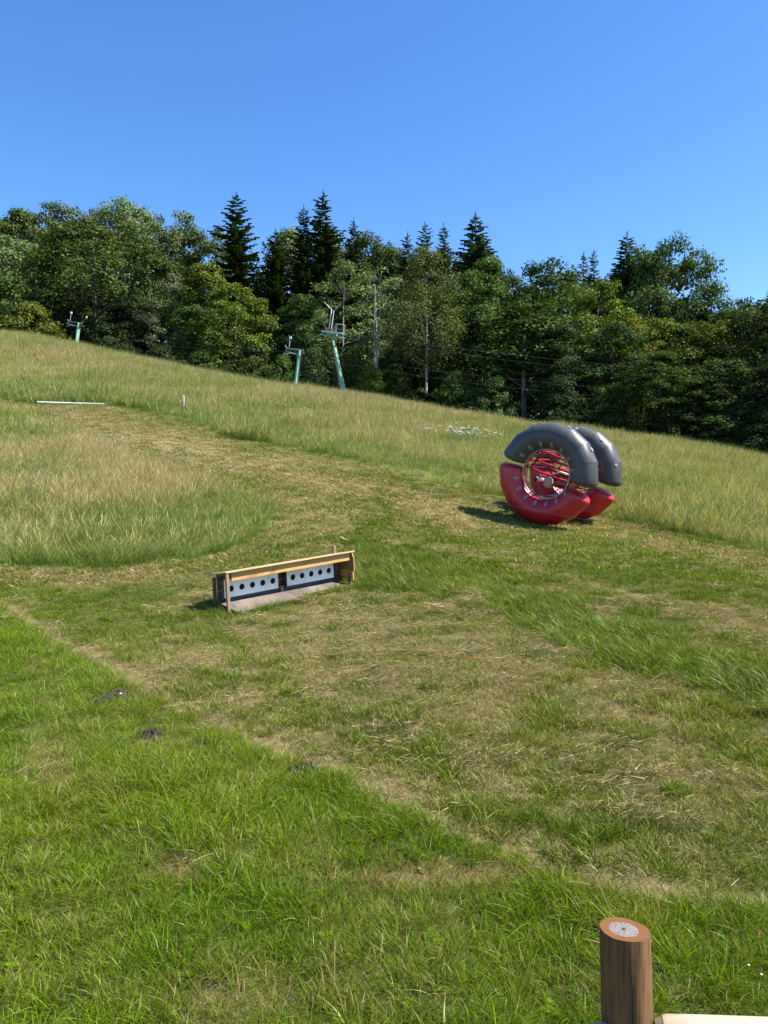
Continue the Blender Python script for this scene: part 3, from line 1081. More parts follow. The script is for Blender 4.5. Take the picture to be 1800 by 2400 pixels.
def spruce(seed, Hh=28.0, Rr=4.6, base=.06, sparse=1.0, ragged=.22, power=.95):
    rs = np.random.default_rng(seed)
    BR, quads = [], []
    z = Hh * base
    while z < Hh * .975:
        t = (z - Hh * base) / (Hh * (1 - base))
        dt = Hh - z
        Lm = Rr * (1 - math.exp(-dt * .33 * power / Rr)) * (.88 + .12 * math.sin(z * 1.7))
        nb = max(4, int((8 - 3.2 * t) * sparse))
        a0 = rs.uniform(0, 6.28)
        for b in range(nb):
            a = a0 + 2 * math.pi * b / nb + rs.normal(0, .25)
            Lb = Lm * np.clip(rs.normal(1, ragged), .45, 1.45)
            dr = rs.uniform(.20, .40) * (1 - t) - .55 * max(0, t - .6)
            ns = max(2, int(Lb / .24))
            ux, uy = math.cos(a), math.sin(a)
            br0 = rs.uniform(.2, .8)
            zj = rs.uniform(-.15, .15)
            ln = Lb / ns * 1.5
            for k in range(ns):
                s = (k + .5) / ns
                p = np.array([ux * Lb * s, uy * Lb * s, z + zj - dr * Lb * s * 1.15 + .30 * Lb * s ** 3])
                w = min(.55, .14 + .24 * Lb) * (.35 + .75 * (1 - s)) * rs.uniform(.7, 1.2)
                for sd_ in (-1, 1):
                    sx, sy = -uy * sd_, ux * sd_
                    hang = rs.uniform(.25, .8) * (1 - .6 * t)
                    e = p + np.array([sx * w + ux * ln * .9, sy * w + uy * ln * .9, -hang * w])
                    q = p + np.array([ux * ln, uy * ln, -.02])
                    f_ = p + np.array([sx * w * .5, sy * w * .5, -hang * w * .8 - .05])
                    quads.append((p, f_, e, q))
                    BR.append(np.clip(br0 + rs.normal(0, .18), 0, 1))
                if rs.uniform() < .8 and Lb > .7:
                    hang = rs.uniform(.3, .85) * min(1, .15 + Lb / 3.5)
                    wv = .11
                    jx, jy = rs.normal(0, .10, 2)
                    quads.append((p + np.array([ux * wv, uy * wv, 0]), p + np.array([ux * wv * .8 + jx, uy * wv * .8 + jy, -hang * .65]),
                                  p + np.array([jx, jy, -hang]), p - np.array([ux * wv, uy * wv, 0])))
                    BR.append(np.clip(br0 - .12 + rs.normal(0, .14), 0, 1))
        z += rs.uniform(.30, .52) * (1 - .2 * t) * Hh / 28
    # bare leader with a few tufts
    for k in range(14):
        zz = Hh * (.965 + .033 * k / 14)
        a = rs.uniform(0, 6.28)
        l = .30 * (1 - k / 16)
        p = np.array([0, 0, zz])
        u = np.array([math.cos(a), math.sin(a), .35])
        v = np.array([-math.sin(a), math.cos(a), 0]) * .06
        quads.append((p - v, p + u * l - v * .3, p + u * l + v * .3, p + v))
        BR.append(rs.uniform(.3, .7))
    V = np.array(quads).reshape(-1, 3)
    n = len(quads)
    me = np_mesh('crown', V, np.arange(4 * n), np.full(n, 4), M['needle'], {'brand': np.repeat(np.array(BR), 4)})
    tb = MB()
    tb.tube([(0, 0, -.6), (0, 0, Hh * .3), (0.05, 0, Hh * .7), (0, 0, Hh)], [.34, .26, .12, .02], 7)
    to = tb.build('trunk', M['bark'])
    tm = to.data
    bpy.data.objects.remove(to)
    return me, tm, Hh, Rr * .70


PROT = {}
for i in range(3):
    PROT['round%d' % i] = broadleaf('round', 100 + i, 20, 5.0, .2, 150, 150, 1.05, .215)
    PROT['tall%d' % i] = broadleaf('tall', 110 + i, 22, 4.4, .14, 160, 140, 1.0, .215)
for i in range(2):
    PROT['oak%d' % i] = broadleaf('oak', 120 + i, 20, 7.0, .22, 220, 150, 1.2, .215, trunk_r=.45)
    PROT['bush%d' % i] = broadleaf('bush', 130 + i, 7, 3.6, .0, 110, 120, .7, .155, trunk_r=.10)
    PROT['sapling%d' % i] = broadleaf('tall', 140 + i, 12, 2.8, .10, 100, 110, .75, .17, trunk_r=.12)
PROT['birch'] = broadleaf('birch', 150, 24, 3.8, .42, 140, 130, .95, .15, droop=1.3, bark='pale_bark', trunk_r=.125)
PROT['loose'] = broadleaf('tall', 151, 20, 4.0, .3, 85, 110, .85, .19, trunk_r=.16, bark='grey_bark')
PROT['bare'] = broadleaf('tall', 152, 17, 2.2, .45, 18, 50, .65, .17, trunk_r=.11, bark='pale_bark', fork=True)
PROT['polled'] = broadleaf('tall', 153, 16, 2.4, .55, 60, 110, .8, .2, trunk_r=.25, bark='grey_bark')
for i in range(3):
    PROT['spruce%d' % i] = spruce(200 + i, 28, 4.6, .06, 1.0, .18 + .05 * i)
PROT['ragged'] = spruce(210, 28, 4.4, .08, .8, .36, 1.05)
PROT['dead'] = spruce(211, 22, .9, .35, .3, .5, .9)

G = {'dk': (.020, .036, .008), 'md': (.042, .078, .011), 'lt': (.074, .118, .014), 'ye': (.086, .106, .010), 'pa': (.100, .140, .050), 'gr': (.080, .102, .046),  # dk: leaf colour darkened to stand for shade low in the wood
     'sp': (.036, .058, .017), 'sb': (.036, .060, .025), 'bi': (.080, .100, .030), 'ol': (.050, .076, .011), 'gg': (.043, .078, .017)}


def tree(name, proto, dx, dy, depth, width, colk, label, cat, group, low=None):
    """dx, dy: where the top of the tree stands in the 1659-wide photo; depth: metres away; the foot is put on the ground below it"""
    cm, tm, h0, r0 = PROT[proto]
    p = at(dx * S, dy * S, depth)
    gz = hz(p.x, p.y)
    h = max(p.z - gz, 2.0)
    o = empty(name, (p.x, p.y, gz), rng.uniform(0, 6.28))
    tag(o, label, cat, group)
    sx = width / 2 / r0
    for nm, me in (('crown', cm), ('trunk', tm)):
        c = bpy.data.objects.new(nm, me)
        COL.objects.link(c)
        c.parent = o
        c.scale = (sx, sx, h / h0)
        if nm == 'crown':
            j = rng.uniform(.8, 1.3)
            cc = G[colk]
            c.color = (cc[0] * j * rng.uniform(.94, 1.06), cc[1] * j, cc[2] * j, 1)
    return o


GB, GS, GM, GU = 'broadleaf trees along the skyline', 'spruces rising over the wood', 'trees along the meadow edge', 'bushes at the meadow edge'
TREES = [
    # skyline broadleaves, left
    ('broadleaf_tree', 'round0', -40, 470, 112, 13, 'md', 'broadleaf tree cut by the left frame edge at the skyline', 'tree', GB),
    ('broadleaf_tree', 'tall1', 42, 452, 112, 11, 'ol', 'olive broadleaf crown second from the left end of the skyline', 'tree', GB),
    ('broadleaf_tree', 'round1', 122, 445, 114, 14, 'pa', 'pale rounded broadleaf crown on the skyline straight above the farthest lift mast', 'tree', GB),
    ('broadleaf_tree', 'tall2', 205, 452, 114, 9, 'gr', 'narrow greyish crown between two wide pale skyline crowns at left', 'tree', GB),
    ('broadleaf_tree', 'oak1', 272, 443, 115, 15, 'pa', 'widest pale olive crown of the left skyline, flat topped', 'tree', GB),
    ('broadleaf_tree', 'round2', 365, 463, 112, 11, 'pa', 'pale rounded crown with gaps, left of a lower notch in the skyline', 'tree', GB),
    ('broadleaf_tree', 'tall0', 428, 500, 110, 9, 'gg', 'lower crown in the skyline notch left of the ragged lone spruce', 'tree', GB),
    ('broadleaf_tree', 'loose', 474, 490, 108, 8, 'pa', 'silvery thin crown touching the left side of the ragged lone spruce', 'tree', GB),
    # spruces
    ('spruce_tree', 'ragged', 510, 413, 92, 9.3, 'sp', 'ragged lone spruce, the leftmost conifer on the skyline', 'spruce', GS),
    ('spruce_tree', 'spruce1', 595, 492, 92, 8.5, 'sp', 'shorter dark conifer between the ragged lone spruce and the twin spruces', 'spruce', GS),
    ('spruce_tree', 'spruce0', 656, 440, 94, 8.0, 'sp', 'left and lower one of the twin spruces', 'spruce', GS),
    ('spruce_tree', 'spruce2', 698, 408, 94, 9.6, 'sp', 'tallest spruce of the wood, right one of the twin spruces', 'spruce', GS),
    ('spruce_tree', 'spruce1', 764, 467, 97, 6.9, 'sb', 'slim spruce just right of the tallest spruce', 'spruce', GS),
    ('spruce_tree', 'spruce2', 880, 497, 95, 6.9, 'sp', 'spruce top close behind the left side of the birch crown', 'spruce', GS),
    ('spruce_tree', 'ragged', 918, 476, 104, 7.4, 'sb', 'thin topped spruce behind the birch', 'spruce', GS),
    ('spruce_tree', 'spruce0', 958, 478, 102, 7.4, 'sb', 'spruce close behind the right side of the birch crown', 'spruce', GS),
    ('spruce_tree', 'spruce1', 1027, 457, 95, 11.7, 'sb', 'broad dark spruce standing alone right of the birch group', 'spruce', GS),
    ('spruce_tree', 'spruce2', 1283, 532, 88, 5.3, 'sp', 'small black spruce beside the bare dead spire', 'spruce', GS),
    ('dead_tree', 'dead', 1261, 540, 90, 1.6, 'gr', 'bare grey dead spire left of the small black spruce', 'dead tree', None),
    ('spruce_tree', 'spruce0', 1355, 498, 84, 9.1, 'sb', 'tall spruce leaning against the left side of the great oak', 'spruce', GS),
    ('spruce_tree', 'ragged', 1522, 613, 80, 4.9, 'sb', 'small spruce half hidden at the right side of the great oak', 'spruce', GS),
    ('spruce_tree', 'spruce1', 1664, 618, 76, 5.8, 'sp', 'spruce cut by the right frame edge', 'spruce', GS),
    # skyline broadleaves, middle and right
    ('broadleaf_tree', 'tall1', 622, 495, 99, 8, 'pa', 'pale crown showing between the shorter dark conifer and the twin spruces', 'tree', GB),
    ('broadleaf_tree', 'round2', 735, 520, 102, 9, 'gr', 'grey green crown behind the tallest spruce', 'tree', GB),
    ('broadleaf_tree', 'round0', 800, 508, 104, 11, 'ol', 'rounded olive crown right of the slim spruce', 'tree', GB),
    ('broadleaf_tree', 'tall2', 848, 530, 102, 8, 'gg', 'crown sloping down toward the spruces left of the birch', 'tree', GB),
    ('broadleaf_tree', 'tall0', 1050, 555, 80, 8.5, 'md', 'bushy green tree in front of the broad dark spruce', 'tree', GB),
    ('broadleaf_tree', 'tall2', 1105, 590, 82, 7, 'gg', 'lower leafy top between the broad dark spruce and the big maple', 'tree', GB),
    ('broadleaf_tree', 'round1', 1175, 571, 78, 10.5, 'md', 'big leafy maple filling the skyline right of the middle', 'tree', GB),
    ('broadleaf_tree', 'loose', 1228, 588, 84, 7, 'bi', 'feathery light top right of the big maple', 'tree', GB),
    ('broadleaf_tree', 'oak0', 1440, 524, 82, 12.5, 'gg', 'great oak, the widest dark crown of the right skyline', 'tree', GB),
    ('broadleaf_tree', 'round2', 1395, 560, 83, 8, 'gg', 'dark leafy crown filling in between the tall spruce and the great oak', 'tree', GB),
    ('broadleaf_tree', 'tall1', 1568, 668, 78, 7, 'md', 'low crown in the dip right of the great oak', 'tree', GB),
    ('broadleaf_tree', 'loose', 1612, 642, 76, 7, 'gg', 'sparse twiggy top left of the spruce at the right frame edge', 'tree', GB),
    ('broadleaf_tree', 'round0', 1700, 630, 76, 9, 'md', 'broadleaf tree mostly outside the right frame edge', 'tree', GB),
    # middle rank
    ('oak_tree', 'oak0', 205, 490, 98, 21, 'ol', 'broad dark oak with heavy limbs above and right of the farthest lift mast', 'oak', GM),
    ('broadleaf_tree', 'round1', 20, 520, 100, 13, 'pa', 'pale lit tree at left edge behind the big rounded bush', 'tree', GM),
    ('broadleaf_tree', 'tall0', 330, 560, 96, 9, 'gg', 'shaded tree right of the broad dark oak', 'tree', GM),
    ('broadleaf_tree', 'loose', 372, 590, 88, 7, 'gr', 'greyish half bare tree with thin pale trunk right of the broad dark oak', 'tree', GM),
    ('broadleaf_tree', 'tall1', 445, 570, 88, 9, 'ye', 'yellow green tree left of the ragged lone spruce', 'tree', GM),
    ('broadleaf_tree', 'round0', 505, 620, 82, 9.5, 'lt', 'bright green rounded tree in front of the ragged lone spruce', 'tree', GM),
    ('broadleaf_tree', 'sapling0', 415, 660, 84, 6, 'md', 'slim shaded tree left of the bright rounded tree', 'tree', GM),
    ('broadleaf_tree', 'tall2', 655, 640, 82, 8, 'gg', 'lit tree directly behind the smaller near lift mast', 'tree', GM),
    ('broadleaf_tree', 'loose', 752, 562, 80, 9.5, 'pa', 'pale flowering tree above the platform of the tallest lift mast', 'tree', GM),
    ('broadleaf_tree', 'bare', 818, 575, 72, 5, 'pa', 'nearly bare forked tree with white stems right of the tallest lift mast', 'tree', GM),
    ('broadleaf_tree', 'tall0', 850, 600, 86, 7, 'pa', 'pale leafy tree behind the forked white stems', 'tree', GM),
    ('birch_tree', 'birch', 918, 535, 70.5, 8.0, 'bi', 'slender birch with a white trunk and soft drooping crown', 'birch', GM),
    ('broadleaf_tree', 'round2', 990, 600, 76, 9.5, 'md', 'leafy tree right of the birch trunk', 'tree', GM),
    ('broadleaf_tree', 'tall1', 1035, 660, 74, 8, 'gg', 'dark leafy tree in second rank below the broad dark spruce', 'tree', GM),
    ('broadleaf_tree', 'polled', 1138, 650, 68, 8, 'md', 'tree with a bare grey trunk standing up from the crest left of the roller', 'tree', GM),
    ('broadleaf_tree', 'round1', 1285, 610, 70, 9.5, 'lt', 'lighter green tree below the small black spruce', 'tree', GM),
    ('broadleaf_tree', 'round0', 1385, 680, 67, 8, 'ye', 'yellow green tree in front of the great oak', 'tree', GM),
    ('broadleaf_tree', 'tall2', 1330, 700, 64, 7.5, 'gg', 'dark leafy tree between the lighter green tree and the yellow green one', 'tree', GM),
    ('broadleaf_tree', 'tall0', 1465, 700, 66, 7, 'md', 'green tree right of the yellow green tree', 'tree', GM),
    ('broadleaf_tree', 'round2', 1535, 690, 64, 8, 'ye', 'olive lit tree below the small spruce right of the great oak', 'tree', GM),
    ('broadleaf_tree', 'tall1', 1600, 670, 66, 8, 'ol', 'olive tree second in from the right frame edge', 'tree', GM),
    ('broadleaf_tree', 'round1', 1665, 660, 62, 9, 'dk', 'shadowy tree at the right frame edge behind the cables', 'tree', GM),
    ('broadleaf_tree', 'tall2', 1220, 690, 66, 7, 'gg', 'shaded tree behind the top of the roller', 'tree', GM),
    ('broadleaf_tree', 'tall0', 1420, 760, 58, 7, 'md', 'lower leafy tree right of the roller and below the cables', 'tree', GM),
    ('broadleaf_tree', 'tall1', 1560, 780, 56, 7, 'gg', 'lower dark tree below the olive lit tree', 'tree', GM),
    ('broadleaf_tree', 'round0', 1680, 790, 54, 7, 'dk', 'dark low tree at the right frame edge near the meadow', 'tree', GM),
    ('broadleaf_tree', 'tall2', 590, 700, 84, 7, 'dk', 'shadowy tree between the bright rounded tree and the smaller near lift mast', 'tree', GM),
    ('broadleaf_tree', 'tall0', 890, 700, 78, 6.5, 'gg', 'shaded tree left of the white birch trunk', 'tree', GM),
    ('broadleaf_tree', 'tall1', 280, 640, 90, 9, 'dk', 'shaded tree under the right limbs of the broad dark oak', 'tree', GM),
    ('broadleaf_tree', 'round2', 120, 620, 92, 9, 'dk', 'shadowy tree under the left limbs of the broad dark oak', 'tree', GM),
    # bushes at the edge
    ('bush', 'bush0', 30, 600, 84, 12, 'md', 'big rounded dark bush at the left frame edge', 'bush', GU),
    ('bush', 'bush1', 62, 655, 82, 10.5, 'ye', 'olive lit bush spilling onto the crest left of the farthest lift mast', 'bush', GU),
    ('bush', 'bush0', 545, 735, 77, 7, 'ol', 'bush at the crest left of the smaller near lift mast', 'bush', GU),
    ('bush', 'bush1', 610, 765, 75, 4.5, 'md', 'small bush just behind the foot of the smaller near lift mast', 'bush', GU),
    ('bush', 'bush0', 680, 750, 75, 5, 'gg', 'bush between the two near lift masts', 'bush', GU),
    ('bush', 'bush1', 805, 790, 71, 4.5, 'lt', 'bright green bush at the crest right of the tallest lift mast', 'bush', GU),
    ('bush', 'bush0', 862, 800, 71, 5, 'md', 'shaded bush left of the birch foot', 'bush', GU),
    ('bush', 'bush1', 765, 745, 74, 6, 'md', 'bush behind the foot of the tallest lift mast', 'bush', GU),
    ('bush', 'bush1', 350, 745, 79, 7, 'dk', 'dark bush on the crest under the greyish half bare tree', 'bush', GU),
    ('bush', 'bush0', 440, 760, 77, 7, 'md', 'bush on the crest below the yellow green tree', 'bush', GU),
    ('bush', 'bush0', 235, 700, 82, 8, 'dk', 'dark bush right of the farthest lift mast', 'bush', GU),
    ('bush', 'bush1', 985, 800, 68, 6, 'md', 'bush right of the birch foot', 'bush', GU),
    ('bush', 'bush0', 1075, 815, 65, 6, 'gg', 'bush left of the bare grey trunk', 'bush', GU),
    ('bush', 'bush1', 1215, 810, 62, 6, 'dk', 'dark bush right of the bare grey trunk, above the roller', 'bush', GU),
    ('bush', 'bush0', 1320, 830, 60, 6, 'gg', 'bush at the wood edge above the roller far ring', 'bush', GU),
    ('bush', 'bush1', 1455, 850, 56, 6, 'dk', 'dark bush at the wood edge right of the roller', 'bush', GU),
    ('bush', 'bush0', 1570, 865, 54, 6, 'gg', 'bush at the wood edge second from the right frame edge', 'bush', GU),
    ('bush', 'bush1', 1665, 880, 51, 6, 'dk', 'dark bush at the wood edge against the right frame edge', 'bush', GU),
]
for tr in TREES:
    tree(*tr)


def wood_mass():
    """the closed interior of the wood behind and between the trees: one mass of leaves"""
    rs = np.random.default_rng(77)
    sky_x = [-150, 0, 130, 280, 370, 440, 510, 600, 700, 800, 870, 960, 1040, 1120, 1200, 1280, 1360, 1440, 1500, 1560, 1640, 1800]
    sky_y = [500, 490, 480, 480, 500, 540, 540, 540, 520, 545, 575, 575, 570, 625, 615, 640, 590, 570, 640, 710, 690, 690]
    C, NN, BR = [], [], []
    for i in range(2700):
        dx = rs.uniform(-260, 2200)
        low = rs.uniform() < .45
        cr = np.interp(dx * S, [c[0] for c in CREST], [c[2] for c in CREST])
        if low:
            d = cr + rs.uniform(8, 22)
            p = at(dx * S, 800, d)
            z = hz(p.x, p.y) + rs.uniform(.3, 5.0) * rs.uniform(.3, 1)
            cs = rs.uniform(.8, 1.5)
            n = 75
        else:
            d = (cr * 1.62 + rs.uniform(0, 10)) if dx < 1700 else cr * rs.uniform(1.08, 1.6)  # unseen wood past the right edge, added to cast shade on the trees
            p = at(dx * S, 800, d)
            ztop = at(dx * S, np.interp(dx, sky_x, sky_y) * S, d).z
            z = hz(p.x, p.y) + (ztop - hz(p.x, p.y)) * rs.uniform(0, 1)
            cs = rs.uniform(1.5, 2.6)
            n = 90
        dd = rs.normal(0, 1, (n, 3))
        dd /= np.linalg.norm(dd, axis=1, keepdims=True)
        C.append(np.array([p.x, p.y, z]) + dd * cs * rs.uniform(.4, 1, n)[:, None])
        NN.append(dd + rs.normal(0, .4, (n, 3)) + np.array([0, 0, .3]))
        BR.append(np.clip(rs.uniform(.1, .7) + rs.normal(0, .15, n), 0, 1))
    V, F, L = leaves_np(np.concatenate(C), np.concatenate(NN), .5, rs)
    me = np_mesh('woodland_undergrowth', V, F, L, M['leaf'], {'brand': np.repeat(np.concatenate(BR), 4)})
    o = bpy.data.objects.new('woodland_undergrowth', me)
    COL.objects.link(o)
    o.color = (.022, .038, .008, 1)  # leaf colour kept dark, painting in the shade inside the wood
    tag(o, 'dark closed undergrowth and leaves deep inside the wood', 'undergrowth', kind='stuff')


wood_mass()


# ------------------------------------------------------------------ target shelter
def shelter():
    m_new = wood_mat('new_plank', (.43, .225, .072), (.52, .30, .105), (.17, .07, .02), 3.0, 'x')
    m_edge = wood_mat('roof_plank', (.36, .25, .13), (.43, .31, .17), (.2, .13, .06), 3.0, 'x', knots=False)
    m_old = wood_mat('old_plank', (.13, .085, .05), (.19, .13, .08), (.05, .03, .02), 3.0, 'x')
    m_post = wood_mat('post_wood', (.20, .13, .07), (.27, .185, .105), (.10, .06, .03), 4.0, 'z')
    m_panel = simple('white_board', (.86, .86, .83), .05, 6, .45, dirt=(.55, .55, .52), bump=.03)
    m_board = simple('weathered_board', (.125, .098, .080), .4, 5, .85, dirt=(.21, .18, .15), bump=.35, stretch=(1, .25, 1))
    m_dark = simple('dark_steel', (.035, .037, .04), .3, 10, .55)
    m_hole = simple('black_rubber', (.008, .008, .009), .3, 20, .9)
    m_screw = simple('screw', (.45, .45, .46), .2, 30, .35, metal=.9)
    U = Vector((.748, .663, .045)).normalized()
    Vv = Vector((-.663, .748, .02))
    W = U.cross(Vv).normalized()
    W = (W + U * -.055).normalized()
    Vv = W.cross(U).normalized()
    root = empty('target_shelter', BOXP)
    root.matrix_world = Matrix(((U.x, Vv.x, W.x, BOXP.x), (U.y, Vv.y, W.y, BOXP.y), (U.z, Vv.z, W.z, BOXP.z), (0, 0, 0, 1)))
    tag(root, 'low open fronted wooden shelter with two white target boards and tilted plank roof', 'target shelter')
    Ln = 2.44
    # front-left post, right leg, back posts
    MB().box((-.010, 0, .285), (.05, .045, .67)).build('post', m_post, root, .004)
    MB().box((Ln - .03, .06, .10), (.045, .045, .34)).build('post', m_old, root, .004)
    MB().box((.02, .46, .24), (.05, .045, .50)).build('post', m_old, root, .004)
    MB().box((Ln - .06, .44, .345), (.055, .05, .71)).build('post', m_post, root, .004)
    # roof: a plank deck falling to the back
    rs_ = R(10.5)
    rm = Matrix.Rotation(-rs_, 3, 'X')
    rb = MB()
    w3 = .19
    for i in range(3):
        v = -.035 + w3 * (i + .5)
        rb.box((Ln / 2 - .01, v * math.cos(rs_), .637 - (v + .035) * math.sin(rs_)), (Ln + .06, w3 - .004, .024), rm)
    rb.build('roof', m_edge, root, .002)
    MB().box((.075, .24, .568), (.04, .44, .05), rm).build('rafter', m_post, root, .003)
    MB().box((Ln - .10, .24, .568), (.04, .44, .05), rm).build('rafter', m_post, root, .003)
    f = MB()
    f.box((1.235, .035, .545), (2.30, .024, .125))
    f.build('fascia', m_new, root, .002)
    # right side wall of planks, cut corner at the top front
    s = MB()
    x0, x1 = Ln - .003, Ln + .021
    prof = [(-.02, .28), (-.02, .53), (.035, .61), (.5, .535), (.5, .12), (.32, .12), (.32, .28)]
    for xx in (x0, x1):
        pass
    n = len(prof)
    vs = [(x0, a, b) for a, b in prof] + [(x1, a, b) for a, b in prof]
    s.add(vs, [tuple(range(n - 1, -1, -1)), tuple(range(n, 2 * n))] + [(i, (i + 1) % n, n + (i + 1) % n, n + i) for i in range(n)])
    s.build('side_panel', wood_mat('side_plank', (.22, .12, .045), (.30, .17, .07), (.16, .08, .03), 3.0, 'z'), root)
    s = MB()
    s.box((Ln - .018, .15, .205), (.024, .34, .14))
    s.build('side_board', m_new, root, .002)
    # back wall planks
    b = MB()
    for i in range(4):
        b.box((Ln / 2, .43, .10 + i * .118), (Ln - .10, .02, .112))
    b.build('back_wall', m_old, root, .002)
    # steel tray carrying the boards
    t = MB()
    t.box((Ln / 2 + .02, .33, .155), (Ln - .16, .10, .05))
    t.box((Ln / 2 + .02, .29, .115), (Ln - .10, .02, .05))
    t.build('tray', m_dark, root, .003)
    # white boards with five real holes each
    for (u0, u1) in ((.075, 1.062), (1.235, 2.205)):
        wd, z0, z1, th, v0 = u1 - u0, .185, .475, .012, .25
        mb = MB()
        hole_r, nh, seg = .049, 5, 24
        hc = [u0 + .12 + (wd - .22) * k / 4 for k in range(nh)]
        zc = .318
        # cells: one square round each hole, plain strips elsewhere
        cw = .075
        xs = [u0]
        for c in hc:
            xs += [c - cw, c + cw]
        xs.append(u1)
        for face_v, flip in ((v0, False), (v0 + th, True)):
            for i in range(len(xs) - 1):
                a, bb = xs[i], xs[i + 1]
                if i % 2 == 0:
                    q = [(a, face_v, z0), (bb, face_v, z0), (bb, face_v, z1), (a, face_v, z1)]
                    mb.add(q if not flip else q[::-1], [(0, 1, 2, 3)])
                else:
                    c = (a + bb) / 2
                    ring, sq = [], []
                    for k in range(seg):
                        w = 2 * math.pi * k / seg
                        cx_, cz_ = math.cos(w), math.sin(w)
                        ring.append((c + hole_r * cx_, face_v, zc + hole_r * cz_))
                        # project onto the cell's outline
                        tx = cw / abs(cx_) if abs(cx_) > 1e-6 else 1e9
                        tz = ((z1 - zc) if cz_ > 0 else (zc - z0)) / abs(cz_) if abs(cz_) > 1e-6 else 1e9
                        tt = min(tx, tz)
                        sq.append((c + cx_ * tt, face_v, zc + cz_ * tt))
                    vs = ring + sq
                    fs = []
                    for k in range(seg):
                        k2 = (k + 1) % seg
                        fs.append((k, seg + k, seg + k2, k2) if not flip else (k, k2, seg + k2, seg + k))
                    mb.add(vs, fs)
                    # close the four corners of the cell
                    for sx_ in (a, bb):
                        for sz_ in (z0, z1):
                            near = sorted(range(seg), key=lambda k: (sq[k][0] - sx_) ** 2 + (sq[k][2] - sz_) ** 2)[:2]
                            mb.add([sq[near[0]], sq[near[1]], (sx_, face_v, sz_)], [(0, 1, 2)])
                    if not flip:
                        ins = [(x, v0 + th, z) for x, _, z in ring]
                        mb.add(ring + ins, [(k, (k + 1) % seg, seg + (k + 1) % seg, seg + k) for k in range(seg)])
        mb.add([(u0, v0, z1), (u1, v0, z1), (u1, v0 + th, z1), (u0, v0 + th, z1)], [(0, 1, 2, 3)])
        mb.add([(u0, v0, z0), (u0, v0 + th, z0), (u0, v0 + th, z1), (u0, v0, z1)], [(0, 1, 2, 3)])
        mb.add([(u1, v0, z0), (u1, v0, z1), (u1, v0 + th, z1), (u1, v0 + th, z0)], [(0, 1, 2, 3)])
        pn = mb.build('target_board', m_panel, root)
        bx = MB()
        bx.box(((u0 + u1) / 2, v0 + .075, zc), (wd - .06, .012, .2))
        bx.build('backing', m_hole, pn)
        for c in hc:
            MB().tube([(c, v0 + th + .015, zc), (c, v0 + .068, zc)], .046, 18, smooth=True).build('hit_disc', m_hole, pn)
        for su in (u0 + .025, u1 - .025):
            for sz in (z0 + .05, z1 - .09):
                MB().tube([(su, v0 - .004, sz), (su, v0, sz)], .006, 8).build('screw', m_screw, pn)
    # dark upright steel sides of the boards and the planks between
    MB().box((.055, .27, .33), (.03, .03, .32)).build('upright', m_dark, root, .002)
    MB().box((1.222, .27, .33), (.02, .05, .32)).build('upright', m_dark, root, .002)
    MB().box((2.24, .30, .33), (.02, .10, .34)).build('upright', m_dark, root, .002)
    d = MB()
    d.box((1.135, .30, .13), (.05, .10, .16))
    d.build('stay', m_post, root, .003)
    # weathered board lying on the slope in front
    g = MB()
    a = [(.0, .25, .10), (2.22, .25, .085), (2.33, -.10, -.03), (.05, -.14, .02)]
    up = Vector((0, 0, .02))
    g.add([Vector(q) for q in a] + [Vector(q) + up for q in a], [(3, 2, 1, 0), (4, 5, 6, 7), (0, 1, 5, 4), (1, 2, 6, 5), (2, 3, 7, 6), (3, 0, 4, 7)])
    g.build('ramp_board', m_board, root)


shelter()


